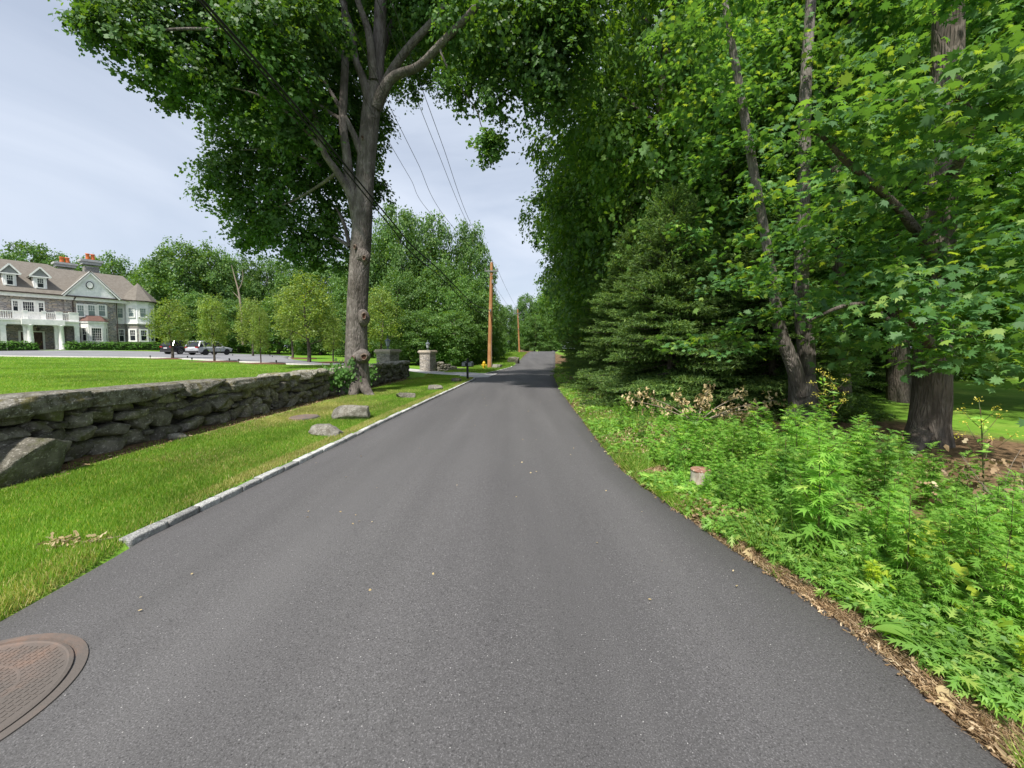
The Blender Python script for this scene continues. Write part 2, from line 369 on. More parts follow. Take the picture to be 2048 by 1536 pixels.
#PART2
# ---------------------------------------------------------------- ground, road, drive
def gridmesh(name, X, Y, Z, m, kind='structure', smoothf=True):
    r_, c_ = X.shape
    V = np.stack([X, Y, Z], -1).reshape(-1, 3)
    i = np.arange(r_-1)[:, None]*c_+np.arange(c_-1)[None]
    Fq = np.stack([i, i+1, i+c_+1, i+c_], -1).reshape(-1, 4)
    o = fastmesh(name, V, Fq, m, None, smoothf); o['kind'] = kind; return o
def groundmat():
    m = mat('turf_ground', (.125, .26, .028), .95, noise=[(1.1, (.19, .33, .042), .4, .65), (9, (.10, .22, .02), .45, .7), (.35, (.26, .33, .07), .52, .75)], bump=(60, .5, .02), spec=.1)
    nt = m.node_tree; N = nt.nodes; L = nt.links; b = N['Principled BSDF']
    col = b.inputs['Base Color'].links[0].from_socket
    g = N.new('ShaderNodeNewGeometry'); s = N.new('ShaderNodeSeparateXYZ'); L.new(g.outputs['Position'], s.inputs[0])
    n = N.new('ShaderNodeTexNoise'); n.inputs['Scale'].default_value = 1.3; n.inputs['Detail'].default_value = 6; L.new(g.outputs['Position'], n.inputs[0])
    def mth(op, a, b_, c=None):
        k = N.new('ShaderNodeMath'); k.operation = op
        for i, q in enumerate([a, b_, c]):
            if q is None: continue
            if isinstance(q, (int, float)): k.inputs[i].default_value = q
            else: L.new(q, k.inputs[i])
        return k.outputs[0]
    # mown stripes of the lawn left of the wall
    st = mth('SINE', mth('MULTIPLY', mth('ADD', s.outputs['Y'], mth('MULTIPLY', s.outputs['X'], .32)), 2.3), 0)
    st = mth('MULTIPLY', mth('ADD', mth('MULTIPLY', st, 1.6), .5), 1.0)
    k = N.new('ShaderNodeClamp'); L.new(st, k.inputs[0])
    isl = mth('LESS_THAN', s.outputs['X'], -6.1)
    mx = N.new('ShaderNodeMix'); mx.data_type = 'RGBA'; L.new(mth('MULTIPLY', mth('MULTIPLY', k.outputs[0], isl), .75), mx.inputs[0]); L.new(col, mx.inputs[6]); mx.inputs[7].default_value = (.085, .20, .012, 1)
    # bare forest soil and thatch under the trees to the right of the road, earth at the foot of the wall
    r1 = N.new('ShaderNodeMapRange'); L.new(mth('ADD', s.outputs['X'], mth('MULTIPLY', n.outputs['Fac'], 1.2)), r1.inputs[0]); r1.inputs[1].default_value = 1.7; r1.inputs[2].default_value = 2.3
    r2 = N.new('ShaderNodeMapRange'); L.new(mth('ADD', s.outputs['X'], mth('MULTIPLY', n.outputs['Fac'], 2.0)), r2.inputs[0]); r2.inputs[1].default_value = 9.6; r2.inputs[2].default_value = 8.6
    inner = mth('MULTIPLY', r1.outputs[0], r2.outputs[0])
    cr = N.new('ShaderNodeValToRGB'); n2 = N.new('ShaderNodeTexNoise'); n2.inputs['Scale'].default_value = 22; n2.inputs['Detail'].default_value = 8; L.new(g.outputs['Position'], n2.inputs[0]); L.new(n2.outputs['Fac'], cr.inputs[0])
    e = cr.color_ramp.elements; e[0].position = .3; e[0].color = (.05, .035, .02, 1); e[1].position = .7; e[1].color = (.26, .17, .095, 1)
    m2 = N.new('ShaderNodeMix'); m2.data_type = 'RGBA'; L.new(inner, m2.inputs[0]); L.new(mx.outputs[2], m2.inputs[6]); L.new(cr.outputs[0], m2.inputs[7])
    # strip at wall foot
    d = mth('ABSOLUTE', mth('ADD', s.outputs['X'], 5.72), 0)
    r3 = N.new('ShaderNodeMapRange'); L.new(mth('ADD', d, mth('MULTIPLY', n.outputs['Fac'], .35)), r3.inputs[0]); r3.inputs[1].default_value = .50; r3.inputs[2].default_value = .38
    yl = mth('LESS_THAN', s.outputs['Y'], 21.0)
    m3 = N.new('ShaderNodeMix'); m3.data_type = 'RGBA'; L.new(mth('MULTIPLY', r3.outputs[0], yl), m3.inputs[0]); L.new(m2.outputs[2], m3.inputs[6]); L.new(cr.outputs[0], m3.inputs[7])
    L.new(m3.outputs[2], b.inputs['Base Color'])
    return m
M_ground = groundmat()
ys = np.concatenate([np.arange(-14, 60, .4), np.arange(60, 120, 2.0), np.arange(120, 420, 15)])
offL = np.concatenate([[260, 200, 150, 110, 90], np.arange(75, 12, -1.5), np.arange(12, 4.9, -.5), np.arange(4.8, 2.7, -.12), np.arange(2.6, .4, -.25), [.25, .14, .05, 0]])
offR = np.concatenate([[0, .05, .16, .3], np.arange(.5, 6, .35), np.arange(6, 20, 1.0), np.arange(20, 70, 5), [90, 120, 160, 220]])
Yg = ys[:, None]; Lg = roadL(ys)[:, None]; Rg = roadR(ys)[:, None]
XX = np.concatenate([Lg-offL[None], Lg*.5+Rg*.5, Rg+offR[None]], 1); YY = Yg*np.ones_like(XX)
ZZ = H(XX-1e-6*(XX < (Lg+Rg)/2)+1e-6*(XX > (Lg+Rg)/2), YY)
on = (XX >= Lg-1e-4) & (XX <= Rg+1e-4); ZZ = np.where(on, P(YY)-.03, ZZ)
gridmesh('ground', XX, YY, ZZ, M_ground)

def asphalt(name, c, c2, glint=True):
    m = mat(name, c, .85, noise=[(.5, c2, .35, .7, (1, .25, 1)), (150, (c[0]*2.6, c[1]*2.6, c[2]*2.6), .52, .72), (120, (c[0]*.35, c[1]*.35, c[2]*.35), .52, .72)], bump=(150, .7, .007), spec=.35)
    nt = m.node_tree; N = nt.nodes; L = nt.links; b = N['Principled BSDF']
    g = N.new('ShaderNodeNewGeometry'); v = N.new('ShaderNodeTexVoronoi'); v.inputs['Scale'].default_value = 34; L.new(g.outputs['Position'], v.inputs['Vector'])
    lt = N.new('ShaderNodeMath'); lt.operation = 'LESS_THAN'; L.new(v.outputs['Distance'], lt.inputs[0]); lt.inputs[1].default_value = .085
    sp = N.new('ShaderNodeSeparateColor'); L.new(v.outputs['Color'], sp.inputs[0])
    gt = N.new('ShaderNodeMath'); gt.operation = 'GREATER_THAN'; L.new(sp.outputs[0], gt.inputs[0]); gt.inputs[1].default_value = .72
    mu = N.new('ShaderNodeMath'); mu.operation = 'MULTIPLY'; L.new(lt.outputs[0], mu.inputs[0]); L.new(gt.outputs[0], mu.inputs[1])
    # faint wheel tracks and mottling along the lane
    s = N.new('ShaderNodeSeparateXYZ'); L.new(g.outputs['Position'], s.inputs[0])
    w = N.new('ShaderNodeTexNoise'); w.inputs['Scale'].default_value = 1.5; w.inputs['Detail'].default_value = 3
    mp_ = N.new('ShaderNodeMapping'); mp_.inputs['Scale'].default_value = (1, .06, 1); L.new(g.outputs['Position'], mp_.inputs[0]); L.new(mp_.outputs[0], w.inputs['Vector'])
    r = N.new('ShaderNodeMapRange'); r.inputs[1].default_value = .35; r.inputs[2].default_value = .65; r.inputs[3].default_value = .88; r.inputs[4].default_value = 1.08; L.new(w.outputs['Fac'], r.inputs[0])
    col = b.inputs['Base Color'].links[0].from_socket
    vm = N.new('ShaderNodeVectorMath'); vm.operation = 'SCALE'; L.new(col, vm.inputs[0]); L.new(r.outputs[0], vm.inputs['Scale'])
    mx = N.new('ShaderNodeMix'); mx.data_type = 'RGBA'; L.new(mu.outputs[0], mx.inputs[0]); L.new(vm.outputs[0], mx.inputs[6]); mx.inputs[7].default_value = (.42, .41, .40, 1)
    L.new(mx.outputs[2], b.inputs['Base Color'])
    return m
M_road = asphalt('road_asphalt', (.084, .081, .083), (.108, .105, .105))
yr = np.concatenate([np.arange(-14, 60, .3), np.arange(60, 120, 2.0), np.arange(120, 400, 20)])
tt = np.linspace(0, 1, 13)
Lr = roadL(yr)+.018*np.sin(yr*5.1); Rr = roadR(yr)+.02*np.sin(yr*3.7)+.014*np.sin(yr*11.3)+.01*np.sin(yr*23)
Xr = Lr[:, None]*(1-tt)+Rr[:, None]*tt; Yr = yr[:, None]*np.ones_like(Xr); Zr = P(Yr)+.012+.03*np.sin(tt*math.pi)[None]*0.6
Xr = np.concatenate([Xr[:, :1]-.015, Xr, Xr[:, -1:]+.02], 1); Yr = yr[:, None]*np.ones_like(Xr); Zr = np.concatenate([Zr[:, :1]-.05, Zr, Zr[:, -1:]-.05], 1)
gridmesh('road', Xr, Yr, Zr, M_road)

M_apron = mat('pale_apron_paving', (.38, .37, .36), .9, noise=[(14, (.48, .47, .46), .4, .6), (2, (.30, .29, .28), .5, .7)], bump=(90, .4, .008))
M_drive = mat('drive_asphalt', (.20, .20, .215), .9, noise=[(60, (.28, .28, .29), .45, .65), (.6, (.17, .17, .18), .4, .7)])
M_edge = mat('pale_cobble_edging', (.48, .46, .42), .9, noise=(8, (.36, .34, .31), .4, .65))
near = np.array([(-1.4, 22.9), (-2.2, 22.75), (-3.2, 23.8), (-5.3, 25.6), (-7, 25.9), (-8.2, 25.5)]); farp = np.array([(-1.0, 26.6), (-1.9, 26.5), (-3.6, 28.1), (-6, 29.0), (-7.6, 29.5), (-9, 29.4)])
def ribbon(name, a, b, m, dz, n=40, k=8, ext=0):
    A = spline(np.c_[a, np.zeros(len(a))], n)[:, :2]; B = spline(np.c_[b, np.zeros(len(b))], n)[:, :2]
    if ext:
        D = (B-A)/np.linalg.norm(B-A, axis=1)[:, None]; A = A-D*ext; B = B+D*ext
    t = np.linspace(0, 1, k); X = A[:, :1]*(1-t)+B[:, :1]*t; Y = A[:, 1:]*(1-t)+B[:, 1:]*t
    Z = H(X, Y)
    Z = np.where((X > roadL(Y)-.05), P(Y)+.0, Z)+dz
    X = np.concatenate([X[:, :1], X, X[:, -1:]], 1); Y = np.concatenate([Y[:, :1], Y, Y[:, -1:]], 1); Z = np.concatenate([Z[:, :1]-.12, Z, Z[:, -1:]-.12], 1)
    return gridmesh(name, X, Y, Z, m)
ribbon('driveway_apron', near, farp, M_apron, .04, 60, 20)
dn = np.array([(-8, 25.5), (-13.4, 23.6), (-18.9, 25.6), (-23.1, 28.3), (-30.3, 32.2), (-36, 32.1), (-43, 32.3), (-52, 32.3), (-62, 31)])
df = np.array([(-8.8, 29.4), (-13.8, 28.5), (-17.6, 31), (-21, 36), (-27, 46), (-35, 53), (-45, 54), (-55.5, 43.2), (-66, 34)])
ribbon('drive_edging', dn, df, M_edge, .075, 90, 16, .35)
ribbon('driveway', dn, df, M_drive, .10, 90, 16)

# ---------------------------------------------------------------- rocks
def cubesphere(n):
    V = []; Fs = []; idx = {}
    def vid(p):
        k = tuple(np.round(p, 5))
        if k not in idx: idx[k] = len(V); V.append(p)
        return idx[k]
    lin = np.linspace(-1, 1, n+1)
    for ax in range(3):
        for sg in (-1, 1):
            for i in range(n):
                for j in range(n):
                    q = []
                    for (a, b) in ((i, j), (i+1, j), (i+1, j+1), (i, j+1)):
                        p = np.zeros(3); p[ax] = sg; p[(ax+1) % 3] = lin[a]; p[(ax+2) % 3] = lin[b]; q.append(vid(p))
                    Fs.append(q if sg > 0 else q[::-1])
    return np.array(V), np.array(Fs)
CS = {n: cubesphere(n) for n in (3, 5, 8, 14)}
def rockV(c, d, seed, n=5, rnd=.45, amp=.12, rz=0, tilt=0, cuts=3, fine=.03):
    V, Fs = CS[n]; S = unit(V); Pm = V*(1-rnd)+S*1.15*rnd
    r = np.random.default_rng(seed)
    Pm = Pm*(1+amp*fnoise(Pm, seed, 1.7, 2))[:, None]+.5*amp*np.c_[fnoise(Pm, seed+1, 2.2, 2), fnoise(Pm, seed+2, 2.2, 2), fnoise(Pm, seed+3, 2.2, 2)]
    for _ in range(cuts):      # planar fracture facets
        nn = r.normal(size=3); nn /= np.linalg.norm(nn); dd = Pm@nn; lim = .68+.2*r.random(); Pm = Pm-np.clip(dd-lim, 0, None)[:, None]*nn*.85
    Pm = Pm+unit(Pm)*(fine*fnoise(Pm, seed+9, 9, 2))[:, None]
    Pm = Pm*np.array(d)/2
    ct, st = math.cos(tilt), math.sin(tilt); Pm = Pm@np.array([[ct, 0, st], [0, 1, 0], [-st, 0, ct]])
    cz, sz = math.cos(rz), math.sin(rz); Pm = Pm@np.array([[cz, sz, 0], [-sz, cz, 0], [0, 0, 1]])
    return Pm+np.array(c), Fs
def rocks(name, lst, m, parent=None, origin=None, smoothf=False):
    VV = []; FF = []; n = 0
    for V, Fs in lst: VV.append(V); FF.append(Fs+n); n += len(V)
    return fastmesh(name, np.vstack(VV), np.vstack(FF), m, parent, smoothf, origin)
def stonemat(name, c1, c2, c3, moss=None, sc=5, island=True):
    m = mat(name, c1, .92, noise=[(sc, c2, .38, .62), (sc*3.2, c3, .56, .66)] + ([(sc*.55, moss, .52, .66)] if moss else []), bump=(sc*5, 1.0, .035), spec=.15)
    if island:
        nt = m.node_tree; N = nt.nodes; L = nt.links; b = N['Principled BSDF']; col = b.inputs['Base Color'].links[0].from_socket
        g = N.new('ShaderNodeNewGeometry'); r = N.new('ShaderNodeMapRange'); r.inputs[3].default_value = .62; r.inputs[4].default_value = 1.35; L.new(g.outputs['Random Per Island'], r.inputs[0])
        vm = N.new('ShaderNodeVectorMath'); vm.operation = 'SCALE'; L.new(col, vm.inputs[0]); L.new(r.outputs[0], vm.inputs['Scale']); L.new(vm.outputs[0], b.inputs['Base Color'])
    return m
M_wallstone = stonemat('mossy_fieldstone', (.27, .25, .205), (.15, .14, .11), (.48, .45, .39), (.13, .135, .06), sc=9)
M_capstone = stonemat('lichen_capstone', (.36, .34, .29), (.13, .12, .085), (.62, .60, .55), (.20, .18, .07), sc=10)
M_core = mat('wall_gap_shade', (.05, .045, .038), .95, noise=(12, (.03, .028, .02), .4, .6), bump=(14, .8, .05))  # near-black backing, the shade between the wall stones put into its colour
M_granite = stonemat('pale_granite', (.40, .38, .33), (.22, .20, .16), (.60, .57, .50), None, sc=12)
M_kerb = stonemat('granite_kerbstone', (.60, .60, .58), (.40, .40, .39), (.74, .74, .72), None, sc=14)
M_pillar = mat('pillar_stone', (.5, .48, .42), .9)

# field stone wall
def wallZ(y): return h(WALLX+.02, y)
wall = thing('field_stone_wall', 'long mossy dry stone retaining wall along the lawn edge', 'wall', (WALLX-.25, 12, 0))
O = Vector((WALLX-.25, 12, 0)); Oa = np.array(O)
r = np.random.default_rng(3)
toph = lambda y: np.interp(y, [0, 4, 9, 14, 21.5], [.95, .93, .84, .90, .92])
rk = []
y = 1.5
# courses packed along the face; big stones near the bottom
def course(z0f, hgt_lo, hgt_hi, wid_lo, wid_hi, y0, y1, xoff=0, seed0=0):
    y = y0
    while y < y1:
        wd = r.uniform(wid_lo, wid_hi); hh = r.uniform(hgt_lo, hgt_hi)
        zb = wallZ(y+wd/2)+z0f
        if zb+hh*.5 > wallZ(y)+toph(y)-.10: y += wd; continue
        rk.append(rockV((WALLX-.13+xoff+r.uniform(-.04, .05), y+wd/2, zb+hh/2+r.uniform(-.03, .03)), (r.uniform(.30, .45), wd*1.04, hh*1.08), int(r.integers(1e6)), 14 if y < 8 else 8, rnd=r.uniform(.10, .5), amp=.22, tilt=r.uniform(-.1, .1), cuts=9, fine=.035))
        rk[-1] = (rotx(rk[-1][0], (WALLX, y+wd/2, zb+hh/2), r.uniform(-.3, .3)), rk[-1][1])
        y += wd*r.uniform(.88, 1.0)
def rotx(V, c, a):
    c = np.array(c); Pm = V-c; ca, sa = math.cos(a), math.sin(a)
    return np.c_[Pm[:, 0], Pm[:, 1]*ca-Pm[:, 2]*sa, Pm[:, 1]*sa+Pm[:, 2]*ca]+c
course(-.05, .22, .38, .35, .75, 1.0, 9)
course(.22, .16, .30, .28, .60, 1.0, 9)
course(.42, .14, .24, .22, .50, 1.0, 9)
course(.58, .10, .20, .20, .45, 1.0, 9)
course(-.05, .20, .34, .28, .55, 9, 21.4)
course(.17, .16, .28, .24, .5, 9, 21.4)
course(.36, .14, .26, .22, .42, 9, 21.4)
course(.52, .14, .22, .20, .40, 9, 21.4)
course(.66, .10, .18, .20, .38, 9, 21.4)
for k in range(120):           # chinking stones
    y = r.uniform(1, 21.4); zz = wallZ(y)+r.uniform(.03, .62)
    rk.append(rockV((WALLX-.03+r.uniform(-.05, .04), y, zz), (r.uniform(.1, .2), r.uniform(.08, .22), r.uniform(.04, .1)), int(r.integers(1e6)), 3, .4, .2, tilt=r.uniform(-.2, .2)))
for k in range(9):             # end face and short return at the gate end
    for j in range(4):
        rk.append(rockV((WALLX-.1-k*.26, WALLEND+.05+k*.2, h(-5.6, WALLEND)+.1+j*.2-.03*k), (.34, .32, .24), 500+k*7+j, 5, .5, .2, rz=.6))
rocks('stonework', [(V-Oa, Fs) for V, Fs in rk], M_wallstone, wall)
mb = MB()
for i in range(41):
    y0 = 1+i*.5; y1 = y0+.5; 
    zt = wallZ(y0)+toph(y0)-.16; mb.add([(WALLX-.20-O.x, y0-12, wallZ(y0)-.2), (WALLX-.5-O.x, y0-12, wallZ(y0)-.2), (WALLX-.5-O.x, y0-12, zt), (WALLX-.20-O.x, y0-12, zt),
        (WALLX-.20-O.x, y1-12, wallZ(y1)-.2), (WALLX-.5-O.x, y1-12, wallZ(y1)-.2), (WALLX-.5-O.x, y1-12, zt), (WALLX-.20-O.x, y1-12, zt)], [(0, 4, 7, 3), (1, 2, 6, 5), (3, 7, 6, 2)])
mb.build('gap_shade_core', M_core, wall)  # dark core seen through the gaps, painted as their shade
caps = []; y = 1.0; k = 0
while y < 8.8:
    wd = r.uniform(1.0, 1.7); zc = wallZ(y+wd/2)+toph(y+wd/2)-.10
    caps.append(rockV((WALLX-.17, y+wd/2, zc), (.70, wd*1.03, .23), 40+k, 14, .22, .09, cuts=2, fine=.035)); y += wd; k += 1
while y < 21.4:
    wd = r.uniform(.35, .8); zc = wallZ(y+wd/2)+toph(y+wd/2)-.09
    caps.append(rockV((WALLX-.17+r.uniform(-.03, .03), y+wd/2, zc+r.uniform(-.03, .02)), (.62, wd*1.08, .22), 70+k, 8, .35, .13, cuts=3, fine=.04)); y += wd*.97; k += 1
for k in range(5): caps.append(rockV((WALLX-.3-k*.42, WALLEND+.1+k*.33, h(-5.6, WALLEND)+.84-.05*k), (.6, .5, .18), 130+k, 5, .35, .12, rz=.6))
for V, Fs in caps:
    rocks('capstone', [(V-Oa, Fs)], M_capstone, wall)
# big block in front of the wall at the left and loose rocks
def boulder(label, cat, c, d, seed, rz=0, m=None, rnd=.4, amp=.14, group=None, n=14, cuts=5, name='boulder', tilt=0):
    c = np.array([c[0], c[1], h(c[0], c[1])+d[2]*.22]); V, Fs = rockV((0, 0, 0), d, seed, n, rnd, amp, rz, tilt, cuts, .035)
    o = rocks(name, [(V, Fs)], m or M_granite); o.location = c.tolist(); return tag(o, label, cat, group)
b_ = boulder('large squared mossy block jutting out at the foot of the stone wall', 'boulder', (-5.66, 4.42), (.55, .80, .52), 11, .05, M_wallstone, .12, .16, cuts=10)
b_.location.z = h(-5.66, 4.4)+.20
gb = 'boulders lined up on the grass verge'
boulder('tallest pale angular boulder on the verge in front of the big tree', 'boulder', (-3.50, 8.35), (.76, .42, .40), 21, .15, group=gb, cuts=7, rnd=.3)
boulder('flat pale slab rock nearest the kerb below the tallest boulder', 'boulder', (-3.32, 6.75), (.54, .34, .24), 22, -.05, group=gb, rnd=.25)
boulder('low grey rock on the grass just beyond the big tree trunk', 'boulder', (-3.36, 12.2), (.62, .4, .22), 23, 0, M_wallstone, group=gb)
boulder('grey rock on the verge between the low rock and the mailbox', 'boulder', (-2.98, 14.9), (.58, .4, .24), 24, .2, group=gb)
boulder('dark flat rock on the grass beside the mailbox post', 'boulder', (-2.72, 18.9), (.5, .4, .24), 25, 0, M_wallstone, group=gb)
boulder('pale rock on the roadside at the foot of the nearer utility pole', 'boulder', (-1.30, 33.4), (1.1, .8, .5), 26, 0, group='rocks near the pole')
boulder('brownish rock in tall grass beyond the nearer utility pole', 'boulder', (.15, 42), (1.6, 1.0, .9), 27, 0, M_wallstone, group='rocks near the pole')
for i in range(10):    # small stones at the wall foot
    y = r.uniform(5.2, 10); s_ = r.uniform(.06, .13)
boulder('small pale stone at the wall foot on the bare earth', 'stone', (-5.58, 6.35), (.2, .22, .14), 31, n=5, name='loose_stone')

# kerb
def kerb(path, seed, nm):
    r = np.random.default_rng(seed); lst = []
    path = np.array(path); seg = np.linalg.norm(np.diff(path, axis=0), axis=1); cum = np.r_[0, np.cumsum(seg)]
    s = 0
    while s < cum[-1]-.1:
        wd = r.uniform(.24, .42); m_ = s+wd/2; x = np.interp(m_, cum, path[:, 0]); y = np.interp(m_, cum, path[:, 1])
        x2 = np.interp(m_+.1, cum, path[:, 0]); y2 = np.interp(m_+.1, cum, path[:, 1]); a = math.atan2(y2-y, x2-x) if (x2 != x or y2 != y) else a
        z = float(P(y))+.062+r.uniform(-.007, .007)-.0825
        lst.append(rockV((x+r.uniform(-.008, .008), y, z), (wd*.985, .088+r.uniform(-.012, .012), .165), int(r.integers(1e6)), 8, .04, .045, rz=a, cuts=0, fine=.03)); s += wd
    o = rocks(nm, lst, M_kerb); o['kind'] = 'structure'
yk = np.arange(3.0, 21.7, .3)
kerb([(roadL(q)-.05, q) for q in yk]+[(-2.15, 21.9), (-2.3, 22.3), (-2.6, 22.75), (-3.0, 23.2)], 1, 'kerb')
kerb([(-2.7, 27.2), (-2.2, 26.75), (-1.85, 26.6), (roadL(27)-.05, 27)]+[(roadL(q)-.05, q) for q in np.arange(27.5, 37, .4)], 2, 'kerb')

# ---------------------------------------------------------------- grass, weeds cover
def blades(name, X, Y, m, hg, wd, seed, lean=.5):
    r = np.random.default_rng(seed); n = len(X); Z = H(X, Y)
    a = r.random(n)*2*math.pi; hh = hg*(.55+.8*r.random(n)); ww = wd*(.7+.6*r.random(n))
    dx, dy = np.cos(a)*ww, np.sin(a)*ww; la = r.random(n)*2*math.pi; ll = hh*lean*(.3+r.random(n))
    V = np.empty((n, 3, 3)); V[:, 0] = np.c_[X-dx, Y-dy, Z-.004]; V[:, 1] = np.c_[X+dx, Y+dy, Z-.004]; V[:, 2] = np.c_[X+np.cos(la)*ll, Y+np.sin(la)*ll, Z+hh]
    o = fastmesh(name, V.reshape(-1, 3), np.arange(3*n).reshape(-1, 3), m); o['kind'] = 'stuff'; return o
r = np.random.default_rng(11)
n = 330000
y = 1.3*np.exp(r.random(n)*math.log(24/1.3)); x0 = -5.72; x1 = roadL(y)-.03-.09*(y > 3); x = x0+(x1-x0)*r.random(n)
y = y+0; keep = (x/y > -1.45) & ((y < 21.5) | (x > -5.0)) & ~((y > 22.2) & (x > -3.2)) & (y < 25.2)
x, y = x[keep], y[keep]
nz_ = fnoise(np.c_[x, y, 0*x], 77, 1.6, 3); wallfoot = (x < -5.35+.12*nz_)
dry = (nz_+.75*np.exp(-((y-10)/4.5)**2)+.8*(roadL(y)-x < .34)*(y > 2)+.55*np.exp(-((x+4.9)/.6)**2)*(y > 5)-.38 > r.random(len(x))*.8)
thin = wallfoot & (r.random(len(x)) < .93)
ok = ~thin
wv = .0028*np.sqrt(y/2.5)*1.25
blades('grass', x[ok & ~dry], y[ok & ~dry], M_grass, .042+.004*(nz_[ok & ~dry]), wv[ok & ~dry], 1)
blades('grass', x[ok & dry], y[ok & dry], M_drygrass, .038, wv[ok & dry], 2)
# lawn
n = 260000
y = 4*np.exp(r.random(n)*math.log(34/4)); ang = r.random(n); x = -6.32-(y*1.42-6.3)*ang**1.0*np.clip((y*1.42-6.3), 0, None)/np.clip((y*1.42-6.3), .01, None)
ke = (y*1.42 > 6.5) & ~((y > 21.5) & (x > -13)) & (y < 22+np.clip((-x-14)*.55, 0, 10)); x, y = x[ke], y[ke]
stripe = np.sin((y+.32*x)*2.3)
blades('lawn_grass', x, y, M_grass, .045, .0035*np.sqrt(np.clip(y, 5, 40)/3.5), 3, lean=.8)
# far verge beyond the apron
n = 50000; y = 27+r.random(n)*45; x = roadL(y)-.1-r.random(n)*3.2
ke = (y > 29.5) | (x > -100); blades('verge_grass', x[ke & (y > 27.6)], y[ke & (y > 27.6)], M_grass, .16, .012, 4)
# right: thin grass and low weeds along the road
n = 110000; y = 1.2*np.exp(r.random(n)*math.log(40/1.2)); x = roadR(y)+.02+np.abs(r.normal(size=n))*(.5+.05*y)
g_ = fnoise(np.c_[x, y, 0*x], 31, 2.3, 3) > .05-.5*(y > 3.6)
blades('roadside_grass', x[g_], y[g_], M_grass, .075, .0045*np.sqrt(y[g_]/2.5), 5, lean=1.1)
g2 = ~g_; blades('dead_grass', x[g2], y[g2], M_litter, .03, .003*np.sqrt(y[g2]/2), 6, lean=2.5)
MUG = [(0, 0), (.04, .20), (.16, .30), (.38, .42), (.12, .38), (.05, .40), (.20, .56), (.44, .76), (.15, .64), (.06, .60), (.14, .80), (.26, 1.0), (.09, .86), (.04, .84), (0, 1.2)]
MUG = MUG+[(-a, b) for a, b in MUG[1:-1][::-1]]
MUGT = np.array([(a, b, -.25*b*b-.15*abs(a)) for a, b in MUG]); MUGF = [list(range(len(MUG)))]
# low leafy ground cover
n = 88000; y = 1.5*np.exp(r.random(n)*math.log(24/1.5)); dR = np.where(y < 3.0, .12, .03)+np.abs(r.random(n))*(2.8+.05*y); x = roadR(y)+dR
q = fnoise(np.c_[x, y, 0*x], 91, 2.6, 3); ke = (q > -.55+.5*(dR < .55)*(y < 4)) & (x < 6.5)
x, y, q, dR = x[ke], y[ke], q[ke], dR[ke]
zh = (.05+.22*smooth((q+.3)/1.0)*np.clip(dR/.8, .2, 1))*r.random(len(x))**.6*(1+.3*(y > 7))
Cc = np.c_[x, y, H(x, y)+zh+.01]; nn = np.c_[r.normal(size=len(x))*.5, r.normal(size=len(x))*.5, np.ones(len(x))]
dryc = (fnoise(np.c_[x, y, 0*x], 17, 3.1, 3) > .35-.45*(y > 4.5)) & (r.random(len(x)) < .6)
fern = ~dryc & (r.random(len(x)) < .55)
o = leafobj('weed_cover', leaves(Cc[fern], nn[fern], (.045+.045*r.random(fern.sum()))*(1+.03*y[fern]), MUGT, MUGF, r), M_mug); o['kind'] = 'stuff'
rest = ~dryc & ~fern
o = leafobj('weed_cover', leaves(Cc[rest], nn[rest], (.016+.022*r.random(rest.sum()))*(1+.05*y[rest]), LITE, LITE_F, r), M_weed2); o['kind'] = 'stuff'
Cd = Cc[dryc].copy(); Cd[:, 2] -= zh[dryc]*.2
o = leafobj('dry_leaf_cover', leaves(Cd, nn[dryc]+r.normal(size=(dryc.sum(), 3))*.4, (.016+.02*r.random(dryc.sum()))*(1+.05*y[dryc]), LITE*np.array([.7, 1.1, 2]), LITE_F, r), M_litter); o['kind'] = 'stuff'
n = 5200; y = 1.6*np.exp(r.random(n)*math.log(16/1.6)); x = roadR(y)+.12+np.abs(r.random(n))**1.3*(2.3+.05*y); k_ = fnoise(np.c_[x, y, 0*x], 63, 4.0, 2) > .25
blades('tall_grass', x[k_], y[k_], M_grass, .30, .0045*np.sqrt(y[k_]/2.5), 8, lean=.7)
# leaf litter along the right road edge
n = 3600; y = 1.2*np.exp(r.random(n)*math.log(20/1.2)); x = roadR(y)-.03+np.abs(r.normal(size=n))*(.09+.4*(r.random(n) < .3))
Cc = np.c_[x, y, H(x, y)+.012+r.random(n)*.03]; nn = np.c_[r.normal(size=n)*.4, r.normal(size=n)*.4, np.ones(n)]
o = leafobj('leaf_litter', leaves(Cc, nn, (.010+.030*r.random(n)**4)*(1+.03*y), LITE*np.array([.45, 1.3, 2.5]), LITE_F, r), M_litter); o['kind'] = 'stuff'
n = 260; y = 2+r.random(n)*9; x = -5.6+r.random(n)*.35
o = leafobj('leaf_litter', leaves(np.c_[x, y, H(x, y)+.02], np.c_[r.normal(size=n)*.3, r.normal(size=n)*.3, np.ones(n)], .03+.03*r.random(n), LITE, LITE_F, r), M_litter); o['kind'] = 'stuff'
# tiny bits fallen on the asphalt
n = 90; y = 2.2*np.exp(r.random(n)*math.log(30/2.2)); x = roadL(y)+.2+r.random(n)*(roadR(y)-roadL(y)-.3)
o = leafobj('fallen_leaf_bits', leaves(np.c_[x, y, P(y)+.034], np.c_[r.normal(size=n)*.25, r.normal(size=n)*.25, np.ones(n)], .012+.014*r.random(n), KITE, KITE_F, r), M_wilt); o['kind'] = 'stuff'
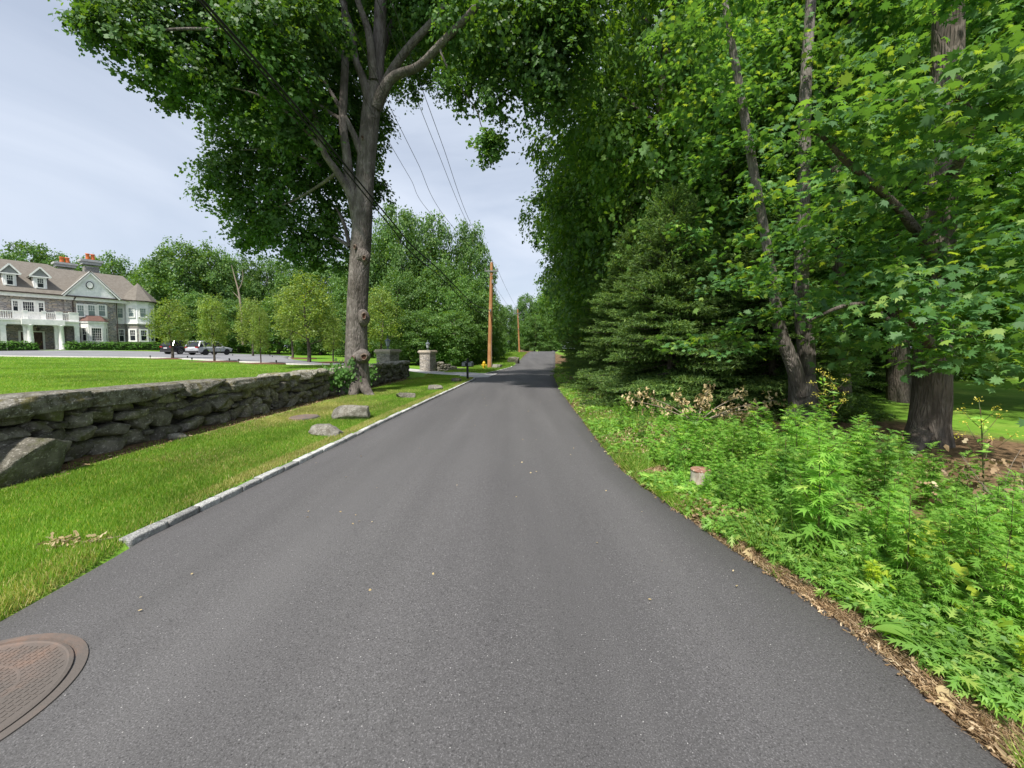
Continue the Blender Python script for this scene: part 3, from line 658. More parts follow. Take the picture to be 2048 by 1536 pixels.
#PART3
# ---------------------------------------------------------------- main maple on the verge
TD = 13.4
def PX(l, d=None): return np.array([at(u, v, (q[0] if q else (d or TD))) for (u, v, *q) in l])
base = np.array([-5.15, TD, h(-5.15, TD)])
mt = thing('maple_tree', 'tall maple with thick knotted trunk growing out of the stone wall line', 'tree', base)
ts = TubeSet()
ts.tube(PX([(713, 822), (714, 775), (712, 705), (713, 620), (717, 550), (722, 480), (727, 400), (733, 320), (741, 240), (750, 171)]) , [.64, .46, .375, .35, .335, .33, .29, .285, .285, .28], 48, 110, rough=.05, seed=4, flute=.09)
for (du, l) in [(-1, [(700, 760, 13.2), (684, 786, 12.9), (660, 800, 12.8)]), (1, [(724, 765, 13.1), (738, 788, 12.8), (756, 800, 12.6)]), (2, [(712, 768, 13.0), (705, 792, 12.7), (696, 804, 12.4)]), (3, [(690, 768, 13.5), (672, 788, 13.4), (652, 793, 13.5)])]:
    ts.tube(PX(l), [.20, .15, .05], 12, 12, rough=.06, seed=9+du)
limbs = [
 ([(750, 185), (757, 100), (762, 0), (768, -110), (775, -260)], [.30, .25, .22, .17, .06]),
 ([(716, 400, 13.3), (700, 365, 13.2), (693, 307, 13.1), (686, 239, 13.1), (691, 102, 13.2), (688, 0, 13.3), (680, -150, 13.5)], [.22, .19, .17, .15, .14, .12, .05]),
 ([(716, 455, 13.4), (702, 392, 13.2), (675, 345, 12.9), (646, 300, 12.6), (625, 215, 12.3), (590, 130, 12.0), (560, 60, 11.7), (500, 0, 11.3), (430, -60, 11)], [.22, .18, .14, .11, .09, .08, .07, .06, .04]),
 ([(733, 340, 13.3), (712, 280, 13.2), (690, 235, 13.1), (665, 190, 13.0), (640, 150, 12.9)], [.17, .13, .1, .07, .03]),
 ([(745, 240, 13.3), (728, 165, 13.2), (712, 120, 13.1), (700, 50, 13.0), (672, -30, 13)], [.2, .16, .13, .11, .06]),
 ([(752, 215, 13.3), (768, 178, 13.1), (790, 152, 12.9), (837, 133, 12.4), (878, 92, 11.8), (947, 20, 11), (1010, -60, 10.4)], [.26, .21, .17, .15, .13, .11, .06]),
 ([(768, 175, 13.4), (785, 140, 13.3), (820, 92, 13.0), (875, 31, 12.6), (930, -50, 12.2)], [.2, .17, .14, .12, .05]),
 ([(750, 165, 13.6), (765, 100, 14), (788, 40, 14.4), (824, -20, 15), (880, -120, 16)], [.2, .15, .12, .09, .04]),
 ([(748, 160, 13.2), (738, 70, 12.9), (722, 20, 12.6), (700, -40, 12.2), (650, -140, 11.6)], [.18, .14, .11, .09, .04]),
 ([(712, 500, 13.5), (698, 492, 13.7), (684, 483, 14.0), (668, 474, 14.5)], [.12, .10, .07, .05]),
 ([(700, 494, 13.5), (694, 470, 13.6), (687, 445, 13.8), (672, 415, 14.2)], [.10, .08, .07, .03]),
 ([(646, 300, 12.6), (600, 250, 12.4), (540, 200, 12.2), (450, 170, 12)], [.07, .06, .05, .02]),
 ([(684, 240, 13.1), (640, 210, 13.6), (560, 130, 14.5), (450, 60, 15)], [.08, .06, .05, .02]),
 ([(571, 75, 11.7), (450, 60, 11.4), (330, 60, 11.2), (230, 80, 11)], [.07, .05, .04, .02]),
 ([(878, 92, 11.8), (888, 120, 11.8), (905, 150, 11.9), (940, 180, 12)], [.05, .035, .025, .012]),
 ([(675, 345, 12.9), (640, 370, 13.6), (590, 400, 14.4), (540, 420, 15)], [.08, .06, .04, .02]),
 ([(640, 330, 13.3), (560, 300, 14), (480, 300, 14.8)], [.06, .04, .02])]
for i, (pts, rr_) in enumerate(limbs): ts.tube(PX(pts), [q*.84 for q in rr_], 14, None if len(pts) < 4 else len(pts)*5, rough=.05, seed=20+i)
ts.build('trunk', M_bark, mt, base).matrix_parent_inverse = Matrix()
def blob(u, v, d, rp, fz=.8, fy=1.0):
    p = at(u, v, d); r0 = rp*d/F; return (*p, r0, r0*fy, r0*fz)
B = []
for row in [  # left and centre mass: (u, v, depth, radius px)
 (212,62,11,46),(200,25,11.5,42),(240,90,11,60),(300,60,11.6,70),(330,140,11.4,60),(380,130,12,80),(400,50,12.5,90),(300,-30,12,90),(225,-60,12,70),(470,120,13,90),(500,30,12,100),(440,190,12.5,60),
 (340,180,12.5,45),(540,200,14,100),(480,260,15.5,70),(500,330,16,75),(450,390,15.5,50),(440,345,15,45),(560,300,16,90),(600,390,15.5,75),(520,410,15.5,60),(500,470,15.2,45),(570,470,15.2,60),(640,460,15.5,60),(615,500,15.5,45),(660,520,15.5,45),(700,390,16.5,60),
 (630,250,15,90),(620,130,14.5,100),(600,20,14,110),(680,200,16,90),(700,70,16,110),(720,300,16.5,60),(650,330,16,70),(750,250,16,40),(745,385,16.5,35),(600,-110,13,120),(750,-60,14,120),(450,-120,12.5,110),(520,440,16.5,60),
 (850,40,13.5,70),(900,-40,13,110),(930,60,12,80),(985,85,11.5,60),(1040,60,11,90),(1100,60,10.8,80),(1130,120,10.8,60),(1080,150,11,55),(1020,-40,11.5,110),(1140,-20,11,100),(1150,60,10.5,45),(860,85,14.5,36),(815,50,15,60),(965,125,11.8,36),(870,-120,13,110),(1035,135,11.4,45),(1100,200,11.2,40),(1180,-60,10.6,60),
 (1000,40,13.5,80),(1090,30,13,90),(560,120,11.2,55),(600,60,11.2,60),(520,60,11,60),(600,180,11.6,45),(560,220,12,45),(640,40,11.6,60),(480,70,10.8,50),(640,270,12.6,35),(590,290,12.6,40),(530,270,13,45),
 (890,165,12,26),(915,178,12,26),(938,200,12,26),(955,170,12,24),(1000,205,11.8,36),(1035,190,11.8,26),(985,190,11.8,30),
 (1060,230,11.5,20),(178,45,11,22),(350,-100,12,100)]: B.append(blob(*row))
for k in range(26):     # body of the crown above the picture
    a = k*2.4; rr0 = 2+5*((k*.618) % 1); B.append((-5+math.cos(a)*rr0, 13.5+math.sin(a)*rr0, 15+4.5*((k*.37) % 1), 2.0, 2.0, 1.5))
VF = crown([(b[0]-base[0], b[1]-base[1], b[2]-base[2], *b[3:]) for b in B], 3.8, 30, .112, .175, LITE, LITE_F, 5, up=.5, outw=.85, inner=.6, under=.7, bamp=.13)
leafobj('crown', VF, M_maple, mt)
# hanging sprig
hs = [blob(980, 292, 12, 26), blob(970, 290, 12, 20), blob(990, 288, 12, 20), blob(982, 318, 12, 18)]
sp_ = newobj('hanging_sprig', None, mt); 
o1 = leafobj('sprig_leaves', crown([(b[0]-base[0], b[1]-base[1], b[2]-base[2], *b[3:]) for b in hs], 9, 20, .11, .16, LITE, LITE_F, 6), M_maple, sp_)
t2 = TubeSet(); t2.tube(PX([(905, 160), (935, 195), (955, 225), (962, 250), (975, 275), (982, 300)], 12)-base, [.022, .018, .015, .013, .010], 5, 20); t2.build('twig', M_bark, sp_)
# knots
def knot(u, v, y, w, hh, face=(0, -1)):
    c = at(u, v, y)-base; m_ = MB(); n = 20
    ringV = []; 
    for i in range(n):
        a = 2*math.pi*i/n
        for (k, off) in ((1.35, .02), (1.15, -.035), (.95, -.045), (.78, -.01)):
            ringV.append((math.cos(a)*w*k*(1+.1*math.sin(3*a)), off, math.sin(a)*hh*k*(1+.08*math.sin(2*a+1))))
    Fs = [(i*4+j, ((i+1) % n)*4+j, ((i+1) % n)*4+j+1, i*4+j+1) for i in range(n) for j in range(3)]
    ang = math.atan2(face[1], face[0])+math.pi/2
    M = Matrix.Translation(Vector(c.tolist())) @ Matrix.Rotation(ang, 4, 'Z')
    m_.add(ringV, Fs, M); k_ = m_.build('knot', M_knot, mt, True)
    m2 = MB(); m2.add([(math.cos(2*math.pi*i/n)*w*.86, -.006, math.sin(2*math.pi*i/n)*hh*.86) for i in range(n)], [tuple(range(n))], M); m2.build('hollow', M_hole, k_)
knot(706, 717, 12.93, .055, .085, (-.3, -1)); knot(728, 714, 12.90, .085, .10, (.3, -1)); knot(728, 632, 12.97, .06, .11, (.45, -1)); knot(728, 516, 12.97, .05, .08, (.2, -1)); knot(710, 494, 13.0, .04, .07, (-.3, -1)); knot(725, 275, 13.0, .03, .06, (0, -1))
# burl below lower knots
V, Fs = rockV(at(722, 712, 13.16)-base, (.56, .40, .40), 55, 14, 1.0, .22, cuts=0, fine=.04); rocks('burl', [(V, Fs)], M_bark, mt, None, True)
V, Fs = rockV(at(727, 635, 13.2)-base, (.36, .4, .55), 56, 8, 1.0, .12, cuts=0); rocks('burl', [(V, Fs)], M_bark, mt, None, True)
V, Fs = rockV(at(724, 514, 13.2)-base, (.44, .34, .50), 57, 14, 1.0, .22, cuts=0, fine=.04); rocks('burl', [(V, Fs)], M_bark, mt, None, True)
# ivy
def ivy(label, pts, n, sc, seed):
    r = np.random.default_rng(seed); C = []; pts = np.array(pts)
    i = r.integers(0, len(pts), n); C = pts[i, :3]+r.normal(size=(n, 3))*pts[i, 3:4]*np.array([1, .35, 1.2])
    o = newobj('ivy_plant', None); tv = TubeSet(); tv.tube(np.vstack([pts[0, :3], pts[-1, :3]])-pts[0, :3]+[0, -.02, 0], [.012, .006], 5, 6); tv.build('stem', M_stem, o)
    leafobj('leaves', leaves(C-pts[0, :3], np.c_[r.normal(size=n)*.5, -np.ones(n), r.random(n)*.8], sc*(.6+.8*r.random(n)), LITE, LITE_F, r, droop=np.array([0, 0, -1.0])), M_ivy, o)
    o.location = pts[0, :3].tolist(); return tag(o, label, 'ivy')
ivy('ivy climbing the base of the big maple trunk', [(*at(u, v, 12.85), s) for u, v, s in [(700, 745, .12), (697, 770, .1), (703, 725, .06), (700, 755, .12), (693, 782, .1)]], 260, .075, 1)
ivy('ivy bush spilling over the wall top left of the big maple', [(-5.7, 12.5+.25*i, wallZ(12.5)+.75-.13*i, .16) for i in range(3)]+[(-5.75, 12.2, .62, .16)], 360, .08, 2)
ivy('ivy patch hanging on the stone wall right of the big maple', [(-5.72, 15.2, .62, .16), (-5.72, 15.5, .45, .14), (-5.72, 15.0, .40, .12)], 240, .08, 3)

# ---------------------------------------------------------------- generic trees
def generic_tree(label, R, HT, base_h, n_blob, per, L_per, lsize, sig, M_, seed, group=None, cat='tree', trunk_r=.3, name='maple_tree', shape='round', T=KITE, TF=KITE_F, tm=None, inner=.6, loc=(0, 0, 0)):
    r = np.random.default_rng(seed); t = thing(name, label, cat, loc, 0, group); Bl = []; tsx = TubeSet()
    tsx.tube([(0, 0, -.2), (.05*R*r.normal(), 0, base_h*.6), (.05*R*r.normal(), .05*R*r.normal(), HT*.55), (0, 0, HT*.85)], [trunk_r*1.3, trunk_r, trunk_r*.6, trunk_r*.15], 10, 12)
    for k in range(n_blob):
        f = (k+.5)/n_blob; z = base_h+(HT-base_h)*f
        if shape == 'round': prof = math.sqrt(max(0.05, 1-((f-.42)/.62)**2))
        elif shape == 'cone': prof = (1-f)**.75*.95+.08; prof *= (.75+.25*min(1, f*6))
        else: prof = min(1, .55+f*1.5)*math.sqrt(max(.05, 1-(f-.3)**2*1.6)) if f > .3 else .8+.2*f/.3
        a = k*2.39996+r.random()*.5; rr0 = R*prof*(.50+.34*r.random())
        br = R*prof*(.26+.16*r.random())+.05*R
        c = (math.cos(a)*rr0, math.sin(a)*rr0, z-br*.2); Bl.append((*c, br, br, br*.75))
        if k % 2 == 0: tsx.tube([(0, 0, max(base_h*.7, z-R*.5)), (c[0]*.5, c[1]*.5, z-R*.2), c], [trunk_r*.35, trunk_r*.2, .02], 5, 6)
    tsx.build('trunk', tm or M_bark_dark, t)
    leafobj('crown', crown(Bl, per, L_per, lsize, sig, T, TF, seed, inner=inner, up=.45, outw=.95), M_, t)
    return t
# ---- treeline far left: three built trees copied along the lot
far = [generic_tree('', 6.0, 17, 1.2, 40, .85, 18, .30, .42, M_wood, 101+i, trunk_r=.35, name='broadleaf_tree') for i in range(3)]
used = [0, 0, 0]
def place_far(i, u, d, vtop, label, group, wide=1.0, M_=None):
    x = float(at(u, 700, d)[0]); z = h(x, d)
    top = float(at(u, vtop, d)[2]); sc = (top-z)/17.0; rz = (u*1.7) % 6.28
    if not used[i]:
        o = far[i]; used[i] = 1; o.location = (x, d, z); o.rotation_euler = (0, 0, rz); o.scale = (sc*wide, sc*wide, sc); o['label'] = label; o['group'] = group; return o
    o = dupe(far[i], (x, d, z), rz, (sc*wide, sc*wide, sc), label, 'tree', group); return o
G1 = 'trees of the treeline beyond the lawn'
for k, (i, u, d, vt, lb, wd) in enumerate([
 (0, 72, 90, 487, 'dark round tree rising behind the left part of the mansion roof', .75),
 (1, 5, 95, 512, 'low tree crown at the left picture edge behind the roof', .8),
 (2, 150, 95, 513, 'tree crown showing between the two chimneys', .8),
 (1, 236, 84, 512, 'round tree just right of the right hand chimney', .8),
 (0, 318, 72, 522, 'tree directly behind the conical tower roof', .75),
 (2, 372, 68, 488, 'biggest round crown of the treeline behind the parked cars', .95),
 (1, 428, 70, 493, 'tall tree behind the silver car side of the treeline', .8),
 (0, 480, 78, 512, 'treeline tree with a pale dead limb in front', .8),
 (2, 540, 80, 516, 'treeline tree left of the small sky gap', .7),
 (1, 598, 78, 520, 'treeline tree behind the tallest lawn tree', .8),
 (0, 650, 74, 512, 'treeline tree close left of the big maple trunk', .8),
 (2, 705, 66, 530, 'treeline tree hidden half behind the big maple trunk', .85),
 (1, 400, 62, 590, 'low dark tree filling behind the two parked cars', 1.3), (0, 480, 60, 600, 'low bushy tree behind the third lawn tree', 1.5), (2, 560, 58, 600, 'low bushy tree behind the tallest lawn tree', 1.5), (1, 640, 56, 600, 'low bushy tree left of the maple trunk at the lawn end', 1.5), (0, 330, 66, 600, 'low bushy tree beside the mansion tower', 1.2), (2, 715, 50, 605, 'low bushy tree behind the big maple trunk', 1.5)]):
    place_far(i, u, d, vt, lb, G1, wd)
G2 = 'trees behind the stone gate pillars'
for (i, u, d, vt, lb, wd) in [
 (0, 800, 50, 415, 'tallest tree of the group behind the gate pillars', .62), (1, 862, 54, 432, 'tree crown in the middle of the gate group skyline', .62), (2, 940, 56, 448, 'right skyline tree of the gate group with a steep sky edge', .52),
 (2, 745, 48, 470, 'tree just right of the big maple trunk behind the pillars', .7), (1, 800, 41, 540, 'dense dark green tree behind the first gate pillar', .85), (0, 880, 42, 530, 'dense dark green tree above the second gate pillar', .85), (2, 940, 40, 555, 'dense dark green tree left of the nearer utility pole', .85),
 (1, 975, 55, 580, 'tree right behind the nearer utility pole', .85), (0, 1012, 74, 612, 'small tree left of the farther utility pole', .9), (2, 970, 44, 610, 'bushy tree at the roadside behind the nearer pole', .9),
 (1, 835, 36, 622, 'low spreading tree over the second gate pillar', 1.5), (0, 910, 37, 622, 'low spreading tree over the broken wall beside the pillar', 1.5), (2, 985, 48, 650, 'shrubby tree on the bank between the two utility poles', 1.2)]:
    place_far(i, u, d, vt, lb, G2, wd)
G3 = 'trees where the road disappears'
for (i, u, d, vt, lb, wd) in [(0, 1052, 96, 590, 'far tree left of the road crest', .7), (1, 1085, 105, 600, 'far tree straight behind the road crest', .9), (2, 1070, 92, 630, 'dark low tree closing the road crest', 1.3), (0, 1110, 98, 560, 'far tree right of the road crest', .8), (1, 1098, 90, 660, 'dark bushy tree beyond the crest of the road', 1.8), (2, 1040, 100, 655, 'dark bushy tree behind the farther utility pole', 1.5)]:
    place_far(i, u, d, vt, lb, G3, wd)

sn = thing('dead_tree', 'pale bare dead forked limb standing against the treeline', 'dead tree', (float(at(476, 700, 57)[0]), 57, .4)); ts = TubeSet(); b_s = np.array([float(at(476, 700, 57)[0]), 57, .4])
ts.tube(PX([(486, 690), (484, 640), (480, 600), (476, 578), (470, 556), (463, 530)], 57)-b_s, [.2, .17, .14, .11, .08, .03], 8, 20); ts.tube(PX([(477, 580), (483, 568), (486, 552), (484, 538)], 57)-b_s, [.07, .06, .04, .02], 7, 10); ts.tube(PX([(480, 600), (474, 592), (466, 584)], 57)-b_s, [.07, .05, .02], 6, 6)
ts.build('limbs', M_deadwood, sn)
# ---- lawn trees
lt = [generic_tree('', 1.25, 4.6, 1.35, 30, 6.5, 16, .085, .15, M_light, 301+i, trunk_r=.075, name='ornamental_tree', shape='pear', inner=.8) for i in range(2)]
M_mulch = mat('bark_mulch', (.16, .085, .045), .95, noise=(30, (.09, .05, .03), .4, .6), bump=(50, .8, .02))
M_black = mat('black_metal', (.02, .02, .022), .5, noise=(6, (.03, .03, .03), .4, .6))
GL = 'ornamental trees in mulch rings on the lawn'
lu = [0, 0]
for k, (i, u, v, vt, lb, wd) in enumerate([(0, 344, 718, 600, 'small lawn tree in front of the black SUV', 1.1), (1, 428, 724, 592, 'small lawn tree in front of the silver SUV', .8), (0, 506, 713.5, 598, 'third lawn tree standing beyond the drive', .95), (1, 521, 728, 618, 'thin lawn tree with wrapped stem on the near drive edge', .6),
    (1, 585, 717, 574, 'lawn tree behind the tallest one beyond the drive', .8), (0, 617, 727, 548, 'tallest and fullest of the lawn trees', 1.1), (1, 666, 725, 630, 'lawn tree closest left of the big maple trunk', .8), (0, 762, 722, 578, 'olive green cone shaped tree behind the first gate pillar', .95)]):
    g_ = ground(u, v)
    if u == 762: g_ = np.array([float(at(762, 700, 33)[0]), 33, 0])
    x, d = g_[0], min(g_[1], 42); x = float(at(u, 700, d)[0])
    z = h(x, d); sc = (float(at(u, vt, d)[2])-z)/4.6
    if not lu[i]: o = lt[i]; lu[i] = 1; o.location = (x, d, z); o.scale = (sc*wd, sc*wd, sc); o['label'] = lb; o['group'] = GL
    else: o = dupe(lt[i], (x, d, z), k*1.3, (sc*wd, sc*wd, sc), lb, 'tree', GL)
    m_ = MB(); m_.lathe([(1.5*d/26, -.12), (1.45*d/26, .035), (.7*d/26, .07), (.02, .09)], 26); q = m_.build('mulch_ring', M_mulch, None, True); q.location = (x, d, z); tag(q, 'brown mulch ring under the '+lb.split(' standing')[0].split(' beyond')[0].split(' with')[0], 'mulch bed', 'mulch rings')
    if u in (344, 428, 521, 585, 506):
        for sgn in (-1, 1):
            m_ = MB(); m_.cyl((0, 0, -.1), (0, 0, .16), .015, 8); m_.lathe([(.02, .15), (.045, .18), (.04, .26), (.015, .27)], 10)
            q = m_.build('path_light', M_black); q.location = (x+sgn*1.25*d/26, d-.3, h(x+sgn*1.2, d-.3)); tag(q, ('left' if sgn < 0 else 'right')+' spotlight by the '+lb.split(' standing')[0].split(' beyond')[0].split(' with')[0], 'garden light', 'garden spotlights')

# ---------------------------------------------------------------- right-hand wood
# spruce
def spruce(label, HT, R, seed, per=1.0, loc=(0, 0, 0), group=None):
    r = np.random.default_rng(seed); t = thing('spruce_tree', label, 'tree', loc, 0, group); tsx = TubeSet()
    tsx.tube([(0, 0, -.2), (0, 0, HT*.5), (0, 0, HT*.95), (0, 0, HT)], [.03*HT*.55, .018*HT*.5, .008, .005], 8, 10)
    C = []; D = []
    z = .15
    while z < HT*.985:
        f = z/HT; nb = int(7*per)+1 if f < .9 else 5
        Lb = R*((1-f)**.8)*(.9+.2*r.random())+.12
        for k in range(nb):
            a = r.random()*6.28; L_ = Lb*(.65+.45*r.random()); el = .05-.35*(1-f)+.75*f**3
            tip = np.array([math.cos(a)*L_, math.sin(a)*L_, z+L_*el+.12*L_]); b0 = np.array([0, 0, z]); mid = (b0+tip)/2+np.array([0, 0, -.08*L_])
            pts = spline([b0, mid, tip], 8)
            if L_ > .3: tsx.tube([b0, mid, tip], [.012+.008*L_, .004], 4, 5)
            dirb = unit((tip-b0)[None])[0]; side = np.array([-math.sin(a), math.cos(a), 0])
            ntw = int(L_*13)+2
            for j in range(ntw):
                q = .12+.88*j/ntw; pp = b0*(1-q)**2+2*q*(1-q)*mid+q*q*tip
                sg = 1 if j % 2 else -1; tl = (.34*L_*(1-q)+.10)*(.7+.6*r.random()); tl = min(tl, .55)
                dv = dirb*.75+side*sg*.75+np.array([0, 0, -.12+.2*r.random()]); dv /= np.linalg.norm(dv)
                k_ = max(2, int(tl/.038))
                C.append(pp[None]+dv[None]*np.linspace(0, tl, k_)[:, None]); D.append(np.repeat(dv[None], k_, 0))
            C.append(tip[None]-dirb[None]*np.linspace(0, .25, 6)[:, None]); D.append(np.repeat(dirb[None], 6, 0))
        z += .105*(.6+.7*r.random())*(HT/6)**.6
    C = np.vstack(C); D = np.vstack(D); rep = 4
    C = np.repeat(C, rep, 0)+r.normal(size=(len(C)*rep, 3))*.008; D = np.repeat(D, rep, 0)
    d2 = unit(D+r.normal(size=C.shape)*.62); nn = unit(np.cross(d2, r.normal(size=C.shape)))
    b = np.cross(nn, d2); S = .062+.04*r.random(len(C))
    V = C[:, None]+S[:, None, None]*(NEEDLE[None, :, 0, None]*1.7*b[:, None]+NEEDLE[None, :, 1, None]*d2[:, None])
    tsx.build('trunk', M_bark_dark, t)
    leafobj('crown', (V.reshape(-1, 3), np.arange(len(C)*3).reshape(-1, 3)), M_spruce, t)
    return t
sx, sy = 3.95, 9.6
s1 = spruce('young spruce with pointed leader top at the right roadside', 5.5, 2.1, 1, loc=(sx, sy, h(sx, sy)))
GS = 'spruces along the right roadside'; s1['group'] = GS
s2 = spruce('tall spruce behind the young one, wide drooping boughs', 8.5, 2.6, 2, per=.9, loc=(5.6, 12.4, h(5.6, 12.4)), group=GS)
for (src, x, y, sc, lb) in [(s1, 3.95, 12.8, 1.0, 'spruce touching the road edge just beyond the young one'), (s2, 4.5, 16.5, .92, 'spruce second along the right road edge'), (s2, 4.9, 20.5, .9, 'spruce third along the right road edge'), (s1, 5.3, 24.5, 1.3, 'dark spruce fourth along the right road edge'),
     (s1, 6.1, 9.0, .95, 'spruce standing between the young spruce and the forked maple'), (s2, 8.3, 11.5, .9, 'spruce in shade behind the forked maple'), (s2, 6.0, 29, .85, 'far dark spruce at the narrowing of the road'), (s2, 12.5, 14, .9, 'spruce in deep shade behind the right maple')]:
    dupe(src, (x, y, h(x, y)), x*3.1, sc, lb, 'tree', GS)

# forked maple A and near maple B
def bl(rows, base): return [(q[0]-base[0], q[1]-base[1], q[2]-base[2], *q[3:]) for q in [blob(*r_) for r_ in rows]]
bA = np.array([5.62, 7.5, h(5.62, 7.5)])
tA = thing('maple_tree', 'forked maple with two upright stems behind the mugwort', 'tree', bA)
ts = TubeSet()
ts.tube(PX([(1600, 868), (1606, 820), (1606, 785), (1602, 750)], 7.5)-bA, [.36, .27, .25, .22], 26, 18, rough=.05, seed=3, flute=.08)
ts.tube(PX([(1604, 790), (1586, 730), (1560, 660), (1545, 560), (1530, 470), (1505, 330), (1480, 180), (1452, 20), (1430, -150)], 7.4)-bA, [.15, .13, .11, .09, .08, .075, .07, .055, .03], 14, 40, rough=.05, seed=5)
ts.tube(PX([(1610, 770, 7.5), (1612, 700, 7.6), (1602, 600, 7.7), (1606, 450, 7.8), (1608, 300, 7.9), (1612, 150, 8), (1622, 0, 8.1), (1630, -150, 8.2)])-bA, [.17, .15, .13, .12, .11, .10, .09, .04], 14, 40, rough=.05, seed=6)
ts.build('trunk', M_bark, tA)
rowsA = [(1480,570,6.2,35),(1520,540,6.0,28),(1440,560,6.4,25),(1530,590,6.4,40),(1440,680,6.6,50,.5),(1380,690,6.8,40,.5),(1500,670,6.8,50,.6),(1560,640,7,50,.6),(1515,690,7.2,36),(1640,600,6.6,60),(1580,480,7.4,60),(1660,500,7,60),(1690,680,7,55),(1500,300,7.0,50),(1530,400,6.9,45),(1470,200,7.1,50),(1555,560,6.9,45),(1450,100,7.2,55),(1500,480,6.7,40),(1610,250,7.4,40),(1600,120,7.6,45),(1440,20,7.2,60),
  (1500,420,8,60),(1430,330,8.2,60),(1400,220,8.5,70),(1560,350,8.2,60),(1480,120,8.5,80),(1560,60,8.6,80),(1380,90,9,80),(1650,380,8.2,70),(1560,200,8.8,70),(1450,-40,9,90),(1600,-80,9,100),(1700,120,8.6,70),(1390,480,8.4,50),(1730,-40,8.6,80)]
leafobj('crown', crown(bl(rowsA, bA), 2.9, 25, .10, .19, MAPLE, MAPLE_F, 41, up=1.2, inner=.7, flat=.25, under=.3, outw=.5), M_maple_near, tA)
bB = np.array([6.45, 6.0, h(6.45, 6.0)])
tB = thing('maple_tree', 'thick trunked maple nearest on the right with leafy boughs over the weeds', 'tree', bB)
ts = TubeSet()
ts.tube(PX([(1850, 915), (1856, 850), (1862, 790), (1866, 700), (1872, 560), (1880, 400), (1888, 250), (1896, 100), (1900, -60), (1905, -220)], 6.0)-bB, [.34, .245, .22, .205, .195, .185, .175, .17, .16, .12], 32, 70, rough=.045, seed=8, flute=.07)
ts.tube(PX([(1842, 865, 5.85), (1826, 897, 5.75), (1806, 925, 5.6)])-bB, [.13, .10, .04], 10, 10, rough=.05, seed=2)
ts.tube(PX([(1870, 520, 6), (1800, 420, 5.2), (1700, 330, 4.6), (1640, 270, 4.3), (1600, 260, 4.2)])-bB, [.09, .05, .035, .02, .008], 8, 20)
ts.tube(PX([(1870, 700, 6), (1800, 620, 5.3), (1700, 610, 4.9), (1620, 640, 4.8)])-bB, [.07, .045, .03, .01], 8, 16)
ts.tube(PX([(1880, 400, 6), (1940, 260, 5.0), (1900, 180, 4.4), (1850, 200, 4.2), (1760, 200, 4.1)])-bB, [.08, .05, .03, .02, .008], 8, 16)
ts.build('trunk', M_bark_dark, tB)
rowsB = [(1660,255,4.2,42,.45),(1720,230,4.2,50,.5),(1770,180,4.1,40,.6),(1640,300,4.4,40,.5),(1700,320,4.5,60,.6),(1790,260,4.3,60,.5),(1850,220,4.3,55,.5),(1910,190,4.4,45,.6),(1960,130,4.3,38,.6),(1985,95,4.3,24,.5),(1800,340,4.6,55,.5),(1850,320,4.7,50,.5),(1900,250,4.8,60,.5),(1980,230,4.4,60,.6),(2040,180,4.4,60,.6),
  (1700,420,5.4,70,.6),(1780,430,5.6,80,.6),(1650,480,5.6,50,.6),(1640,370,5.2,45,.5),(1730,520,5.4,70,.5),(1800,560,5.0,70,.5),(1700,600,5.2,60,.5),(1640,640,5.3,45,.5),(1760,640,5.0,60,.5),(1840,620,4.8,70,.5),(1900,680,4.7,70,.5),(1960,640,4.6,70,.5),(2030,660,4.4,60,.5),(1850,730,4.8,55,.45),(1940,740,4.8,60,.45),(2030,740,4.6,60,.45),
  (1880,560,5.2,70,.5),(1960,540,5.0,80,.6),(2040,480,4.7,80,.6),(1950,440,5.6,80,.6),(2030,340,5.4,80,.6),(1870,460,6.4,90),(1790,300,6.6,90),(1960,330,6.6,90),(1740,160,6.8,80),(1840,90,7,90),(1980,60,6.5,100),(1760,30,7,80),(1900,-40,6.8,110),(2050,-20,6,90),(2080,140,5.4,70),(2100,300,5,80),(2110,560,4.6,80),(2110,720,4.4,70),(1740,700,5.6,50,.5),(1900,0,5.2,60,.5),(2020,-60,5,100),(1870,300,5.2,45,.4),(1900,380,5.3,45,.4),(1860,520,5.3,50,.4),(1900,450,5.1,40,.4),(1930,600,5.0,50,.4),(1850,400,5.4,40,.4)]
leafobj('crown', crown(bl(rowsB, bB), 3.7, 25, .108, .20, MAPLE, MAPLE_F, 42, up=1.2, inner=.7, flat=.22, under=.35, outw=.5), M_maple_near, tB)

bC = np.array([8.3, 9.6, h(8.3, 9.6)])
tC = thing('maple_tree', 'slender straight grey trunk rising between the forked and the thick maple', 'tree', bC); ts = TubeSet()
ts.tube(PX([(1690, 835), (1684, 700), (1676, 500), (1672, 300), (1688, 120), (1720, -40), (1750, -200)], 9.6)-bC, [.17, .14, .13, .12, .11, .10, .05], 14, 40, rough=.05, seed=15); ts.build('trunk', M_bark_dark, tC)
leafobj('crown', crown(bl([(1700,-60,9.6,110),(1640,20,10,70),(1780,40,9.8,80),(1730,-160,9.4,130),(1600,-100,9.8,100)], bC), 2.5, 22, .11, .22, LITE, LITE_F, 43, up=1.0, inner=.7, flat=.3), M_maple2, tC)
